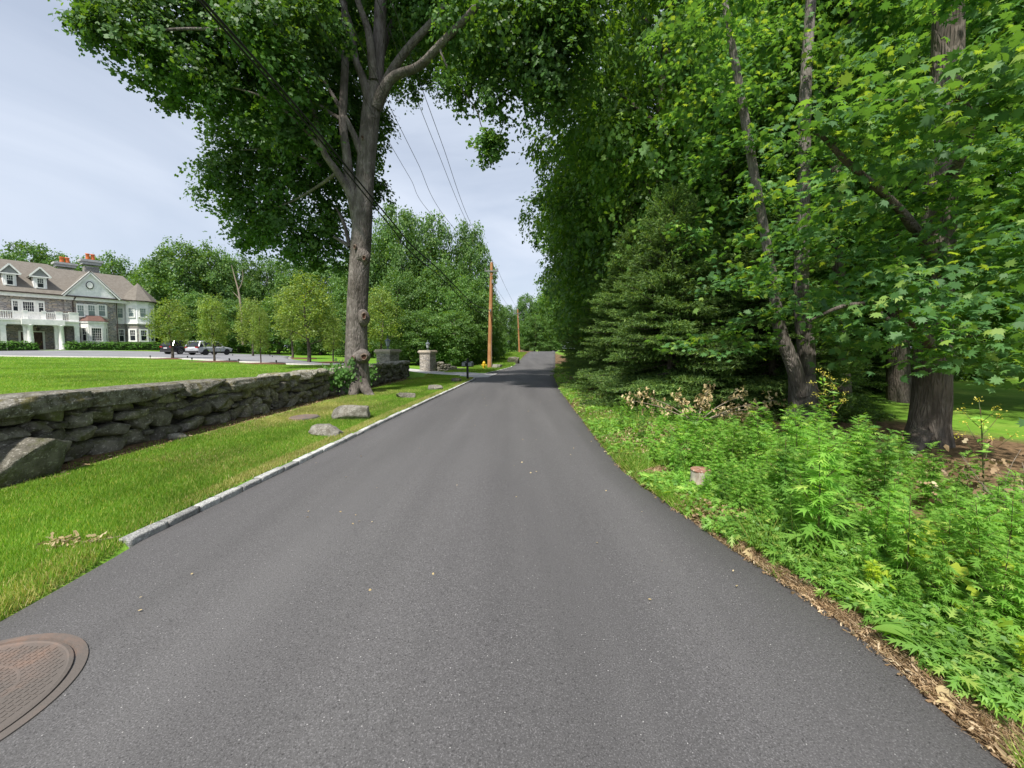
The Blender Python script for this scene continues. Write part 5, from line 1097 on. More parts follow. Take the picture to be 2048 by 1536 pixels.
# ---------------------------------------------------------------- cars
M_rub = mat('tyre_rubber', (.02, .02, .02), .8, noise=(9, (.03, .03, .03), .4, .6)); M_rim = mat('alloy_rim', (.35, .35, .36), .35, .8, noise=(9, (.25, .25, .25), .4, .6))
M_cgl = mat('car_glass', (.012, .014, .016), .05, spec=.7, noise=(2, (.02, .022, .025), .4, .6)); M_red = mat('tail_lamp_red', (.35, .02, .015), .25, noise=(9, (.25, .01, .01), .4, .6)); M_trim = mat('black_plastic_trim', (.03, .03, .032), .6, noise=(9, (.04, .04, .042), .4, .6)); M_plate = mat('number_plate', (.6, .6, .58), .5, noise=(30, (.2, .2, .3), .55, .6))
def car(label, paint, x, y, rz, rimm, Lc=4.75, Wc=1.92, Hc=1.68):
    t = thing('parked_suv', label, 'car', (x, y, h(x, y)+.1), rz, 'SUVs parked on the drive')
    # lower body stations along x (front +x): (x, half width, z bottom, z shoulder)
    st = [(-2.37, .78, .45, .85), (-2.30, .88, .34, .98), (-2.0, .95, .28, 1.02), (-1.0, .96, .27, 1.03), (.2, .96, .27, 1.02), (.95, .955, .27, 1.00), (1.6, .94, .28, .97), (2.1, .90, .30, .88), (2.3, .82, .36, .78), (2.37, .70, .42, .68)]
    V = []; 
    for sx_, hw, zb, zs in st:
        for (ff, zz) in ((.86, zb), (1.0, zb+.12), (1.0, (zb+zs)/2), (.985, zs-.08), (.90, zs), (0, zs+.03)):
            V.append((sx_, hw*ff, zz))
        for (ff, zz) in ((.90, zs), (.985, zs-.08), (1.0, (zb+zs)/2), (1.0, zb+.12), (.86, zb)):
            V.append((sx_, -hw*ff, zz))
    n = 11; Fs = []
    for i in range(len(st)-1):
        for k in range(n):
            Fs.append((i*n+k, i*n+(k+1) % n, (i+1)*n+(k+1) % n, (i+1)*n+k))
    Fs.append(tuple(range(n))[::-1]); Fs.append(tuple(range((len(st)-1)*n, len(st)*n)))
    m_ = MB(); m_.add(V, [f[::-1] for f in Fs]); bo = m_.build('body', paint, t, True)
    md = bo.modifiers.new('s', 'SUBSURF'); md.levels = 1; md.render_levels = 1
    # roof + pillars shell and glass
    cab = [(-2.28, .80, 1.0, 1.05), (-1.95, .74, 1.0, 1.56), (-1.6, .72, 1.0, 1.64), (-.6, .72, 1.0, 1.68), (.2, .71, 1.0, 1.64), (.45, .72, 1.0, 1.55), (1.15, .82, .98, 1.03)]
    def cabin(sc_, zoff, zlo=None):
        V = []; 
        for sx_, hw, z0, z1 in cab:
            V += [(sx_, hw*1.16*sc_, z0), (sx_, hw*sc_, z1-.05+zoff), (sx_, hw*.85*sc_, z1+zoff), (sx_, -hw*.85*sc_, z1+zoff), (sx_, -hw*sc_, z1-.05+zoff), (sx_, -hw*1.16*sc_, z0)]
        Fs = []
        for i in range(len(cab)-1):
            for k in range(5): Fs.append((i*6+k, (i+1)*6+k, (i+1)*6+k+1, i*6+k+1))
        return V, Fs
    V, Fs = cabin(1.0, 0); m_ = MB(); m_.add(V, Fs); m_.build('windows', M_cgl, t)
    m_ = MB()
    top = [(sx_, hw, z1) for sx_, hw, z0, z1 in cab[1:6]]
    V = []
    for sx_, hw, z1 in top: V += [(sx_, -hw*1.02, z1-.06), (sx_, -hw*.86, z1+.025), (sx_, hw*.86, z1+.025), (sx_, hw*1.02, z1-.06)]
    m_.add(V, [(i*4+k, (i+1)*4+k, (i+1)*4+k+1, i*4+k+1)[::-1] for i in range(4) for k in range(3)])
    for sg in (-1, 1):
        for (a, b) in (((-2.2, 1.03), (-1.9, 1.6)), ((-1.5, 1.03), (-1.75, 1.62)), ((-.45, 1.02), (-.45, 1.63)), ((1.1, 1.0), (.38, 1.58))):
            m_.cyl((a[0], sg*.90, a[1]), (b[0], sg*.73, b[1]), .045 if a[0] > -1 else .07, 6)
    m_.build('roof_shell', paint, t, False)
    m_ = MB(); m_.box((-2.33, 0, .42), (.12, 1.6, .22)); m_.box((2.3, 0, .40), (.16, 1.5, .22));
    for sg in (-1, 1):
        m_.box((0, sg*.95, .34), (2.6, .05, .14))
        m_.cyl((-1.6, sg*.66, 1.72), (.1, sg*.66, 1.72), .02, 6)
    m_.build('trim', M_trim, t)
    for sg in (-1, 1):
        m_ = MB(); m_.box((-2.29, sg*.70, .93), (.10, .40, .14)); m_.build('tail_light', M_red, t)
        m_ = MB(); m_.box((2.24, sg*.66, .72), (.14, .34, .12)); m_.build('headlight', mat('lamp_glass', (.7, .7, .72), .2) if 'lamp_glass' not in MATS else MATS['lamp_glass'], t)
        m_ = MB(); m_.box((.75, sg*1.02, 1.05), (.16, .2, .13)); m_.build('mirror', paint, t, bevel=.03)
    m_ = MB(); m_.box((-2.385, 0, .78), (.02, .5, .14)); m_.build('number_plate', M_plate, t)
    for sx_ in (-1.42, 1.42):
        for sg in (-1, 1):
            M = Matrix.Translation((sx_, sg*.86, .37)) @ Matrix.Rotation(-sg*math.pi/2, 4, 'X')
            m_ = MB(); m_.lathe([(.22, .0), (.36, .0), (.375, .03), (.375, .17), (.36, .2), (.25, .2)], 24, M=Matrix.Translation((sx_, sg*.78, .37)) @ Matrix.Rotation(-sg*math.pi/2, 4, 'X')); wo = m_.build('wheel', M_rub, t)
            m_ = MB(); 
            M = Matrix.Translation((sx_, sg*.985, .37)) @ Matrix.Rotation(-sg*math.pi/2, 4, 'X'); m_.lathe([(.255, -.02), (.26, .0), (.23, .005), (.22, -.03)], 24, M=M); m_.lathe([(.06, -.03), (.06, .01)], 10, M=M)
            for k in range(5): m_.box((.13, 0, -.01), (.2, .05, .02), M @ Matrix.Rotation(k*2*math.pi/5, 4, 'Z'))
            m_.build('rim', rimm, wo)
    return t
M_silver = mat('silver_car_paint', (.45, .47, .50), .3, .0, noise=(2, (.38, .39, .40), .4, .6), spec=.6); M_blackp = mat('black_car_paint', (.012, .013, .016), .18, noise=(2, (.02, .02, .024), .4, .6), spec=.6)
car('silver SUV parked on the drive with its rear toward the lawn', M_silver, -36.5, 46.5, R_(82), M_trim)
car('black SUV parked behind the silver one on the drive', M_blackp, -40.7, 48.0, R_(80), M_rim)

# ---------------------------------------------------------------- poles, cables, gate, mailbox, hydrant
M_pole = mat('orange_brown_pole_wood', (.42, .20, .085), .85, noise=[(5, (.30, .13, .055), .4, .65, (1, 1, .1)), (1.2, (.48, .26, .12), .45, .7)], bump=(30, .4, .01, (1, 1, .1)))
M_steel = mat('galvanised_steel', (.35, .36, .37), .45, .6, noise=(9, (.28, .29, .3), .4, .6)); M_ins = mat('grey_insulator', (.22, .22, .23), .3, noise=(9, (.3, .3, .3), .4, .6))
def pole(label, x, y, hh, lean, r0=.17):
    t = thing('utility_pole', label, 'utility pole', (x, y, h(x, y)), 0, 'wooden utility poles along the road'); ts = TubeSet()
    ts.tube([(0, 0, -.5), (lean*.5, 0, hh*.5), (lean, 0, hh)], [r0, r0*.85, r0*.6], 14, 14, rough=.02, seed=4); ts.build('shaft', M_pole, t)
    m_ = MB(); m_.lathe([(r0*.6, 0), (r0*.5, .05), (.01, .09)], 12, (lean, 0, hh)); m_.build('pole_cap', M_steel, t)
    zc = hh-.75; m_ = MB(); m_.box((lean*.92, -.14, zc), (1.15, .09, .10)); m_.cyl((lean*.9, -.1, zc-.45), (lean*.92+.45, -.14, zc), .02, 6); m_.cyl((lean*.9, -.1, zc-.45), (lean*.92-.45, -.14, zc), .02, 6); m_.build('crossarm', M_steel, t)
    for dx in (-.52, 0.0, .52):
        m_ = MB(); m_.lathe([(.02, 0), (.06, .04), (.035, .08), (.06, .12), (.02, .2)], 10, (lean*.92+dx, -.14, zc+.05) if dx else (lean, 0, hh+.07)); m_.build('insulator', M_ins, t, True)
    m_ = MB(); m_.box((lean*.5+.0, -r0-.02, hh*.55), (.10, .12, .22)); m_.box((lean*.8+.12, -.1, hh*.82), (.16, .2, .3)); m_.cyl((lean*.45+.1, -.12, .0), (lean*.8, -.12, hh*.8), .018, 6); m_.build('hardware', M_steel, t)
    return t
px_, py_ = -1.95, 33.2
pole('orange brown utility pole with crossarm near the driveway mouth', px_, py_, 9.05, .22, .20)
g2_ = at(1039, 704, 71); pole('smaller looking utility pole farther up the road', float(g2_[0]), 71, 8.0, -.35, .17)
M_cable = mat('black_cable_sheath', (.012, .012, .012), .6, noise=(9, (.02, .02, .02), .4, .6)); M_wire = mat('grey_wire', (.05, .05, .055), .5, noise=(9, (.07, .07, .07), .4, .6))
def wire(label, A, Bp, sag, rad, m, name='overhead_wire', n=40, cat='cable'):
    A = np.array(A, float); Bp = np.array(Bp, float); t = np.linspace(0, 1, n)[:, None]; C = A*(1-t)+Bp*t; C[:, 2] -= 4*sag*(t*(1-t))[:, 0]
    ts = TubeSet(); ts.tube(C, [rad], 6, n); o = ts.build(name, m, None, C[0]); return tag(o, label, cat, 'overhead lines along the road')
zp = h(px_, py_)
def fit_cable(label, A, pts, planB, rad, m, name, ext=1.25):
    """hangs in the vertical plane from pole point A towards planB; heights taken from survey sightings"""
    A = np.array(A, float); D = np.array(planB, float)-A[:2]; P_ = [A]
    for (u, v) in pts:
        d = ray(u, v); # CAM.xy + d.xy*t = A.xy + D*s
        Mx = np.array([[d[0], -D[0]], [d[1], -D[1]]]); t, s = np.linalg.solve(Mx, A[:2]-CAM[:2]); P_.append(CAM+d*t)
    P_ = np.array(P_); e = P_[-1]+(P_[-1]-P_[-2])*.9; P_ = np.vstack([P_, e, e+(P_[-1]-P_[-2])*7+np.array([0, 0, 1.5])])
    C = spline(P_, 90); ts = TubeSet(); ts.tube(C, [rad], 6, 90); o = ts.build(name, m, None, A); return tag(o, label, 'cable', 'overhead lines along the road')
fit_cable('upper of the two thick black cables running up left past the big tree', (px_+.1, py_-.2, zp+4.95), [(946, 607), (882, 543), (825, 492), (786, 446), (650, 281), (540, 152), (404, 0)], (-5.5, 3.0), .025, M_cable, 'overhead_cable')
fit_cable('lower of the two thick black cables running up left past the big tree', (px_+.1, py_-.2, zp+4.65), [(946, 618), (882, 555), (825, 508), (778, 449), (648, 290), (535, 158), (396, 0)], (-5.6, 3.0), .021, M_cable, 'overhead_cable')
zc_ = zp+9.05-.75+.2
fit_cable('leftmost thin wire rising from the pole crossarm', (px_-.3, py_-.1, zc_), [(865, 431), (820, 356), (762, 256), (680, 110)], (-5.2, 8), .009, M_wire, 'overhead_wire')
fit_cable('thin wire second from the left rising from the pole crossarm', (px_+.1, py_-.1, zc_), [(890, 434), (835, 325), (769, 191), (700, 40)], (-4.6, 8), .010, M_wire, 'overhead_wire')
fit_cable('thin wire third from the left rising from the pole top', (px_+.22, py_, zp+9.3), [(937, 450), (870, 290), (807, 130), (750, -10)], (-3.6, 8), .010, M_wire, 'overhead_wire')
fit_cable('rightmost thin wire rising from the pole crossarm', (px_+.7, py_-.1, zc_), [(943, 450), (885, 290), (832, 143), (790, 20)], (-3.0, 8), .010, M_wire, 'overhead_wire')
z2 = h(float(g2_[0]), 71)+7.4
wire('thin wire between the two poles, left one', (px_-.3, py_, zc_), (g2_[0]-.8, 71, z2), .5, .012, M_wire)
wire('thin wire between the two poles, right one', (px_+.7, py_, zc_), (g2_[0]+.2, 71, z2+.1), .5, .012, M_wire)
wire('thick black cable between the two poles lower down', (px_, py_, zp+4.8), (g2_[0]-.2, 71, z2-3), .6, .025, M_cable)

# gate pillars
def pillar(label, x, y, hh, wd, rz):
    t = thing('gate_pillar', label, 'pillar', (x, y, h(x, y)-.15), rz, 'stone gate pillars with lanterns')
    m_ = MB(); m_.box((0, 0, (hh-.2)/2), (wd, wd, hh-.2)); m_.build('shaft', M_pstone, t, bevel=.02)
    m_ = MB(); m_.box((0, 0, hh-.19), (wd+.1, wd+.1, .08)); m_.box((0, 0, hh-.10), (wd+.2, wd+.2, .10)); m_.box((0, 0, hh-.02), (wd+.12, wd+.12, .07)); m_.build('cap', M_pcap, t, bevel=.015)
    m_ = MB(); m_.lathe([(.10, 0), (.10, .03), (.03, .07), (.03, .16), (.09, .19), (.09, .22)], 12, (0, 0, hh)); la = m_.build('lantern', M_lant, t)
    m_ = MB(); m_.lathe([(.09, .22), (.15, .50)], 6, (0, 0, hh)); m_.build('lantern_glass', M_lgl, la)
    m_ = MB(); m_.lathe([(.20, .50), (.19, .53), (.08, .62), (.03, .66), (.03, .70), (.045, .73), (.01, .80)], 6, (0, 0, hh))
    for k in range(6):
        a = k*math.pi/3; m_.cyl((.092*math.cos(a), .092*math.sin(a), hh+.22), (.155*math.cos(a), .155*math.sin(a), hh+.5), .010, 5)
    m_.build('lantern_roof', M_lant, la)
    return t
M_lant = mat('weathered_lantern_metal', (.16, .19, .20), .5, .4, noise=(9, (.10, .12, .13), .4, .6)); M_lgl = mat('frosted_lantern_glass', (.45, .50, .52), .2, noise=(9, (.38, .43, .45), .4, .6))
pillar('first stone gate pillar, its shaft half hidden by the field stone wall', -7.42, 23.0, 1.32+.15-h(-7.42, 23)+.15, .93, R_(-18.3))
pillar('second stone gate pillar standing fully visible at the driveway', -6.35, 29.0, 1.36-h(-6.35, 29)+.15, .88, R_(-18.3))
# broken sloping wall beside second pillar
lst = []; r = np.random.default_rng(8)
for k in range(8):
    f = k/7; x = -5.65+f*1.7; y = 29.4+f*.5; top_ = .75*(1-f)+.22
    for j in range(max(1, int(top_/.2))): lst.append(rockV((x, y, h(x, y)+.08+j*.17), (.34, .42, .22), int(r.integers(1e6)), 5, .5, .2, rz=r.random()))
o = rocks('rubble_wall', [(V-np.array([-4.4, 29.6, 0]), Fs) for V, Fs in lst], M_wallstone, None, None); o.location = (-4.4, 29.6, 0); tag(o, 'low sloping rubble wall running off the second gate pillar', 'wall')
# mailbox
mx0, my0 = -2.42, 20.9
t = thing('mailbox', 'grey rural mailbox on a dark post at the driveway corner', 'mailbox', (mx0, my0, h(mx0, my0)), R_(-6))
m_ = MB(); m_.box((0, 0, .45), (.10, .10, 1.1)); m_.lathe([(.07, 1.0), (.05, 1.04), (.07, 1.09), (.01, 1.13)], 8); m_.build('post', M_black, t)
m_ = MB(); m_.box((0, 0, .70), (.62, .07, .06)); m_.build('arm', M_black, t)
def mbx(xc, nm):
    m_ = MB(); n = 10; prof = [(-.10, 0), (-.10, .12)]+[(-.10*math.cos(math.pi*i/n), .12+.10*math.sin(math.pi*i/n)) for i in range(1, n)]+[(.10, .12), (.10, 0)]
    V = [(xc+a, -.26, .73+b) for a, b in prof]+[(xc+a, .24, .73+b) for a, b in prof]; k = len(prof)
    m_.add(V, [tuple(range(k)), tuple(range(k, 2*k))[::-1]]+[(i, (i+1) % k, k+(i+1) % k, k+i)[::-1] for i in range(k)]); return m_.build(nm, M_mb, t)
M_mb = mat('grey_mailbox_metal', (.20, .21, .23), .4, .4, noise=(12, (.15, .16, .17), .4, .6))
q = mbx(-.16, 'box'); m_ = MB(); m_.box((-.16, -.27, .81), (.17, .012, .17)); m_.box((-.16, -.285, .90), (.04, .02, .03)); m_.build('door', M_steel, q)
q = mbx(.19, 'box'); m_ = MB(); m_.box((.19, -.27, .81), (.17, .012, .17)); m_.box((.19, -.285, .90), (.04, .02, .03)); m_.build('door', M_steel, q)
# hydrant
M_hyd = mat('yellow_hydrant_paint', (.72, .48, .03), .45, noise=(9, (.6, .38, .03), .4, .65))
x, y = -2.35, 32.2; t = thing('fire_hydrant', 'small yellow fire hydrant in front of the nearer pole', 'hydrant', (x, y, h(x, y)))
m_ = MB(); m_.lathe([(.15, -.1), (.15, .05), (.105, .07), (.105, .42), (.14, .44), (.14, .48)], 16); m_.build('barrel', M_hyd, t)
m_ = MB(); m_.lathe([(.13, .48), (.12, .56), (.07, .62), (.03, .64), (.03, .68)], 16); m_.build('bonnet', M_hyd, t, True)
for a in (-90, 0, 180):
    m_ = MB(); M = Matrix.Translation((0, 0, .34)) @ Matrix.Rotation(R_(a), 4, 'Z') @ Matrix.Rotation(math.pi/2, 4, 'Y'); m_.lathe([(.055, .08), (.055, .16), (.065, .16), (.065, .20), (.02, .22)], 12, M=M); m_.build('nozzle', M_hyd, t)
# split rail remnants
# manholes
M_rust = mat('rusty_cast_iron', (.15, .12, .105), .9, noise=[(9, (.20, .135, .105), .42, .62), (2, (.115, .10, .09), .45, .6)], bump=(60, .5, .005))
M_patch = mat('dark_asphalt_collar', (.06, .055, .055), .9, noise=(60, (.09, .08, .08), .45, .65))
mc = ground(-55, 1400); mx_, my_ = float(mc[0]), float(mc[1])
def manhole():
    x, y = -2.52, 1.56; t = thing('manhole_cover', 'rusty ring patterned manhole cover set in the asphalt at bottom left', 'manhole cover', (x, y, float(P(y))+.008))
    Rm = .43; m_ = MB(); m_.lathe([(Rm+.055, -.03), (Rm+.05, .020), (Rm+.012, .024), (Rm+.008, .012), (Rm*.99, .012)], 72); m_.build('frame_ring', M_rust, t)
    m_ = MB(); m_.lathe([(Rm, 0), (Rm, .022), (Rm*.965, .026), (Rm*.95, .021), (Rm*.62, .021), (Rm*.61, .0235), (Rm*.59, .0235), (Rm*.58, .021), (.01, .021)], 72); lid = m_.build('lid', M_rust, t)
    m_ = MB(); k = -Rm*.9
    while k < Rm*.9:
        q = math.sqrt(max(0, (Rm*.92)**2-k*k)); j = -q+.012
        while j < q-.008: m_.box((k, j, .0212), (.020, .020, .004)); j += .027
        k += .027
    m_.build('grip_studs', M_rust, lid)
manhole()
x, y = -4.52, 8.3
t = thing('valve_cover', 'small round rusty access cover lying on the grass near the wall', 'access cover', (x, y, h(x, y)))
m_ = MB(); m_.lathe([(.29, -.05), (.29, .035), (.27, .05), (.25, .045), (.05, .045), (.04, .055), (.01, .055)], 36); m_.build('lid', M_rust, t); m_ = MB(); m_.lathe([(.32, -.08), (.32, .015), (.295, .02)], 36); m_.build('rim', M_rust, t)

# ---------------------------------------------------------------- weeds
def mugwort(seed, hh, m=None):
    r = np.random.default_rng(seed); t = newobj('mugwort_plant', None); C = []; Nn = []; D = []; S_ = []; ts = TubeSet()
    top = np.array([.06*r.normal(), .06*r.normal(), hh]); ts.tube([(0, 0, -.05), top*.5+r.normal(size=3)*.015, top], [.0055, .004, .002], 5, 8)
    nodes = int(hh/.023)
    stems = [(np.zeros(3), top, nodes, 1.0)]
    for k in range(int(8*hh)+2):
        f = r.uniform(.25, .85); a = r.random()*6.28; b0 = top*f; L_ = .16*(1.1-f)+.08; tip = b0+np.array([math.cos(a)*L_*.75, math.sin(a)*L_*.75, L_*.8]); ts.tube([b0, tip], [.003, .0015], 4, 4); stems.append((b0, tip, 6, .62))
    for (a0, a1, nn, sc) in stems:
        for i in range(nn):
            f = (i+.5)/nn
            if sc == 1.0 and f < .12: continue
            for rep in range(2):
                a = i*2.4+rep*math.pi+r.normal()*.3; el = .15+.5*f**3+(1.0 if (f > .93) else 0)*r.random()
                d = np.array([math.cos(a)*math.cos(el), math.sin(a)*math.cos(el), math.sin(el)-.05]); Lf = sc*(.15*(1-.5*f**2))*(.8+.4*r.random())
                D.append(d); C.append(a0*(1-f)+a1*f+d*.008); S_.append(Lf); Nn.append(np.array([-d[0]*math.tan(min(el, 1.2))*.8, -d[1]*math.tan(min(el, 1.2))*.8, 1.0])+r.normal(size=3)*.25)
    C = np.array(C); D = np.array(D); Nn = unit(np.array(Nn)); S_ = np.array(S_); D = unit(D-Nn*np.sum(D*Nn, 1)[:, None]); Bx = np.cross(Nn, D)
    V = C[:, None]+S_[:, None, None]*(MUGT[None, :, 0, None]*Bx[:, None]+MUGT[None, :, 1, None]*D[:, None]+MUGT[None, :, 2, None]*Nn[:, None]); k = len(MUGT)
    Fc = np.arange(len(C)*k).reshape(-1, k)
    ts.build('stem', M_stem, t); leafobj('leaves', (V.reshape(-1, 3), Fc), m or M_mug, t); return t
mug = [mugwort(900+i, .85, M_weed2 if i == 4 else None) for i in range(5)]+[mugwort(950, .7, M_yel)]
r = np.random.default_rng(21); cnt = 0; first = [True]*6
spots = []
def addspots(n, x0, x1, y0, y1, h0, h1, ks, mind):
    tries = 0; c = 0
    while c < n and tries < n*60:
        tries += 1; y = r.uniform(y0, y1); x = r.uniform(x0, x1)
        if x < float(roadR(y))+.42 or math.hypot(x-2.12, y-4.25) < .26: continue
        if any((x-a)**2+(y-b)**2 < mind*mind for a, b, *_ in spots): continue
        spots.append((x, y, r.uniform(h0, h1), ks[int(r.integers(len(ks)))])); c += 1
addspots(95, 2.2, 4.5, 2.7, 5.0, .55, 1.02, [0, 1, 2, 3, 4], .14)
spots = [(x, y, hh*(.78+.3*math.sin(x*3.1+1)*math.sin(y*2.7))*(1 if x/y < 1.0 else max(.5, 1-1.6*(x/y-1.0))), k) for x, y, hh, k in spots]
addspots(30, 1.95, 2.6, 3.0, 5.0, .35, .55, [0, 1, 2, 3, 4], .15)
addspots(30, 2.45, 4.2, 1.9, 2.8, .45, .72, [0, 1, 2, 3], .17)
addspots(20, 2.25, 3.0, 1.5, 2.6, .22, .36, [0, 1, 3, 5], .13)
addspots(26, 1.9, 4.4, 5.0, 8.0, .30, .55, [0, 1, 2, 3, 4], .24)
addspots(12, 1.95, 3.6, 8.0, 11.5, .25, .4, [0, 1, 2, 3, 4], .4)
addspots(6, 1.72, 2.1, 3.6, 5.2, .3, .5, [0, 1, 2], .2)
spots += [(2.0, 3.86, .30, 0), (2.30, 3.95, .42, 1), (2.28, 4.2, .5, 2), (1.86, 4.15, .26, 3)]
lbs = ['bushy green mugwort plant in the weed bank right of the road']
for (x, y, hh, k) in spots:
    sc = hh/(.85 if k < 5 else .7); z = h(x, y)
    lab = ('yellow green leafy weed low at the lower right road edge' if k == 5 else 'tall mugwort in the dense stand at the right' if hh > .5 else 'low mugwort growing near the asphalt edge or under the spruces')
    grp = {'y': 'yellow green weeds', 't': 'tall mugwort stand', 'l': 'low mugwort plants'}[lab[0]]
    if first[k]: o = mug[k]; first[k] = False; o.location = (x, y, z); o.rotation_euler = (0, 0, r.random()*6.28); o.scale = (sc, sc, sc); tag(o, lab, 'weed', grp)
    else: o = dupe(mug[k], (x, y, z), r.random()*6.28, sc, lab, 'weed', grp)
    if k == 5: o.name = 'leafy_weed'
# yellow leaved vine patch
n = 420; C = np.c_[r.normal(2.95, .22, n), r.normal(2.35, .22, n), np.zeros(n)]; C[:, 2] = H(C[:, 0], C[:, 1])+.10+.22*r.random(n)
o = thing('vine_patch', 'x', 'vine', (2.95, 2.35, 0)); ts = TubeSet(); ts.tube([(-.3, -.2, h(2.9, 2.3)+.05), (0, 0, h(2.9, 2.3)+.1), (.3, .25, h(2.9, 2.3)+.06)], [.006, .004], 5, 8); ts.build('stem', M_stem, o); leafobj('leaves', leaves(C-[2.95, 2.35, 0], np.c_[r.normal(size=n)*.5-.2, r.normal(size=n)*.5-.4, np.ones(n)], .045+.03*r.random(n), LITE*np.array([1.1, 1, 1.5]), LITE_F, r), M_yel, o); tag(o, 'patch of yellow green vine leaves among the mugwort at lower right', 'vine')
# broad dock leaves
def dock(label, x, y, n, L_, seed):
    r = np.random.default_rng(seed); V = []; Fs = []; b = 0
    for k in range(n):
        a = k*2.4+r.random(); Lf = L_*(.6+.6*r.random()); wd = Lf*.17
        for j in range(9):
            f = j/8; wj = wd*math.sin(math.pi*min(1, .08+f*.92))**.8; c = np.array([math.cos(a)*Lf*f*.85, math.sin(a)*Lf*f*.85, .02+Lf*(.75*f-.6*f*f)]); sd = np.array([-math.sin(a), math.cos(a), 0])
            V += [c-sd*wj+[0, 0, wj*.3], c, c+sd*wj+[0, 0, wj*.3]]
        for j in range(8):
            for q in (0, 1): Fs.append((b+j*3+q, b+j*3+q+1, b+j*3+q+4, b+j*3+q+3))
        b += 27
    o = fastmesh('dock_plant', np.array(V), np.array(Fs), M_mug, None, True); o.location = (x, y, h(x, y)); tag(o, label, 'weed'); return o
dock('broad leaved dock plant hugging the asphalt at the lower right', 2.12, 1.85, 9, .24, 1)
dock('upright pointed leaf weed in the bare litter strip', 2.12, 2.42, 6, .19, 2)
dock('broad leaved weed above the dock plant on the litter', 2.42, 2.1, 8, .2, 3)
# wilted cut branch
t = thing('wilted_branch', 'cut branch with wilted tan leaves lying over the weeds by the spruce', 'branch', (3.2, 6.6, h(3.2, 6.6)+.2)); ts = TubeSet(); tips = []
for k in range(9):
    a = -1.2+k*.38; L_ = .55+.5*r.random(); tip = np.array([math.sin(a)*L_*1.3, .25*r.normal(), .18+.38*math.cos(a)*L_+.12*r.random()]); ts.tube([(0, 0, 0), tip*.5+[0, 0, .07], tip], [.014, .008, .003], 5, 8); tips += [tip*f+[0, 0, .03] for f in (.45, .65, .8, .95, 1.0)]
ts.build('twigs', M_deadwood, t); tips = np.array(tips); C = np.repeat(tips, 9, 0)+r.normal(size=(len(tips)*9, 3))*.055
leafobj('dead_leaves', leaves(C, r.normal(size=C.shape), .055+.035*r.random(len(C)), LITE*np.array([.6, 1, 2.5]), LITE_F, r, droop=np.array([0, 0, -1.0])), M_wilt, t)
# brown dry leaf pile on the verge with a twig
t = thing('dead_leaf_clump', 'clump of curled dry brown leaves with a twig on the near verge', 'dead leaves', (-3.48, 2.92, h(-3.48, 2.92))); n = 70
C = np.c_[r.normal(0, .075, n), r.normal(0, .04, n), .012+np.abs(r.normal(0, .022, n))]; C2 = np.c_[r.normal(.2, .03, 16), r.normal(.05, .02, 16), .01+np.abs(r.normal(0, .02, 16))]; C = np.vstack([C, C2])
leafobj('leaves', leaves(C, np.c_[r.normal(size=(len(C), 2))*.9, np.ones(len(C))], .028+.02*r.random(len(C)), LITE*np.array([.6, 1.2, 3]), LITE_F, r), M_wilt, t)
ts = TubeSet(); ts.tube([(.1, .02, .015), (.24, .05, .02), (.34, .09, .03)], [.004, .003, .002], 5, 8); ts.build('twig', M_deadwood, t)
# stump
t = thing('tree_stump', 'small cut stump with reddish flaking top half hidden in weeds', 'stump', (2.12, 4.25, h(2.12, 4.25)))
M_red_top = mat('flaking_red_wood', (.21, .10, .07), .9, noise=[(14, (.34, .19, .13), .42, .6), (30, (.55, .48, .40), .58, .66)], bump=(30, .8, .01)); M_pale = mat('pale_stump_bark', (.50, .44, .38), .9, noise=(14, (.28, .2, .16), .45, .6, (1, 1, .3)), bump=(24, .8, .012, (1, 1, .3)))
ts = TubeSet(); ts.tube([(0, 0, -.05), (0, 0, .1), (.0, 0, .20)], [.13, .10, .105], 22, 10, rough=.07, seed=3); ts.build('bark', M_pale, t)
m_ = MB(); m_.lathe([(.107, .19), (.109, .203), (.10, .209), (.02, .213)], 22); m_.build('cut_top', M_red_top, t)
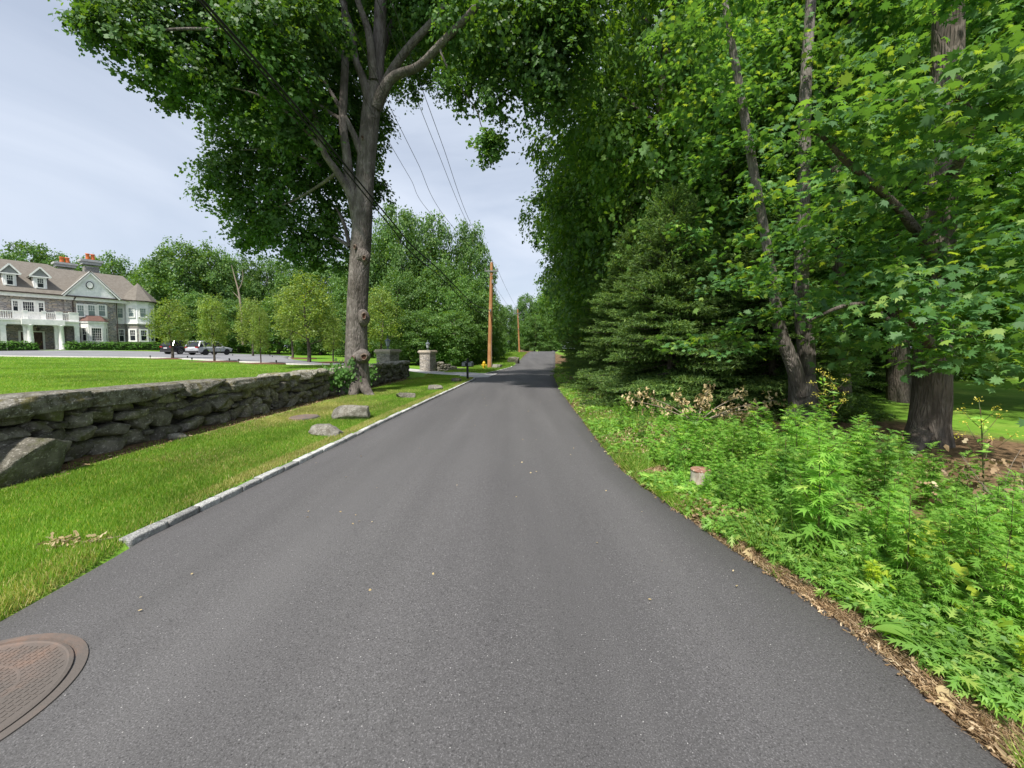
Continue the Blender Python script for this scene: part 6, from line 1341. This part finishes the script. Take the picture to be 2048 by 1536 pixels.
# flowering stalks
def stalk(label, x, y, hh, seed):
    r = np.random.default_rng(seed); t = thing('flowering_weed', label, 'weed', (x, y, h(x, y)), r.random()*6, 'tall thin weeds with small yellow flowers'); ts = TubeSet(); tip = np.array([r.normal()*.1, r.normal()*.05, hh]); ts.tube([(0, 0, 0), tip*.5, tip], [.006, .005, .002], 5, 8); Cf = []; Cl = []
    for k in range(9):
        f = .45+.06*k; a = k*2.4; b0 = tip*f; L_ = .32*(1.15-f)+.08; t1 = b0+np.array([math.cos(a)*L_*.6, math.sin(a)*L_*.6, L_*.8]); ts.tube([b0, (b0+t1)/2+[0, 0, -.01], t1], [.003, .002, .0012], 4, 5); Cf.append(t1+r.normal(size=(14, 3))*.018); Cl.append(b0+r.normal(size=(2, 3))*.02)
    ts.build('stalk', M_stem, t); Cf = np.vstack(Cf); Cl = np.vstack(Cl); leafobj('flowers', leaves(Cf, r.normal(size=Cf.shape), np.full(len(Cf), .014), KITE, KITE_F, r), M_flower, t)
    leafobj('leaves', leaves(Cl, np.c_[r.normal(size=(len(Cl), 2))*.4, np.ones(len(Cl))], np.full(len(Cl), .07), KITE*np.array([.5, 1.4, 1]), KITE_F, r), M_mug, t)
stalk('tall thin yellow flowered weed left of the thick maple', 4.05, 4.9, 1.18, 1); stalk('tall thin yellow flowered weed right of the forked maple trunk', 3.95, 4.75, 1.1, 2); stalk('thin yellow flowered weed at the right picture edge', 4.15, 3.3, .98, 3)
# dead tangled brush at the right edge
t = thing('dead_brush', 'tangle of grey brown dead brush at the right picture edge', 'brush', (4.1, 2.95, h(4.1, 2.95))); ts = TubeSet()
for k in range(60):
    a = r.normal(size=3)*[.10, .08, .0]; b = a+r.normal(size=3)*[.25, .2, .1]+[0, 0, .45*r.random()+.15]; ts.tube([a, (a+b)/2+r.normal(size=3)*.05, b], [.005, .003, .0015], 4, 5)
ts.build('twigs', M_deadwood, t); C = r.normal(size=(240, 3))*[.35, .28, .12]+[0, 0, .42]
leafobj('dead_leaves', leaves(C, r.normal(size=C.shape), .035+.025*r.random(240), LITE*np.array([.7, 1, 2.5]), LITE_F, r), M_litter, t)
# big curled pale leaves in the litter
for k, (x, y) in enumerate([(1.72, 3.35), (1.93, 1.62), (1.80, 2.85)]):
    Vf = leaves(np.array([[0, 0, .02], [.03, .05, .03], [-.03, .06, .015]]), np.array([[.3, -.3, 1], [-.5, .2, 1], [.2, .6, .8]]), np.array([.085, .075, .07]), MAPLE*np.array([1, 1, 3.5]), MAPLE_F, r)
    o = leafobj('fallen_leaf_cluster', Vf, M_wilt); o.location = (x, y, h(x, y)+.005); tag(o, ['curled pale dead leaves at the asphalt edge beside the mugwort', 'pale dead leaves at the asphalt edge lowest on the right', 'dead leaves at the asphalt edge above the lowest pair'][k], 'dead leaves')
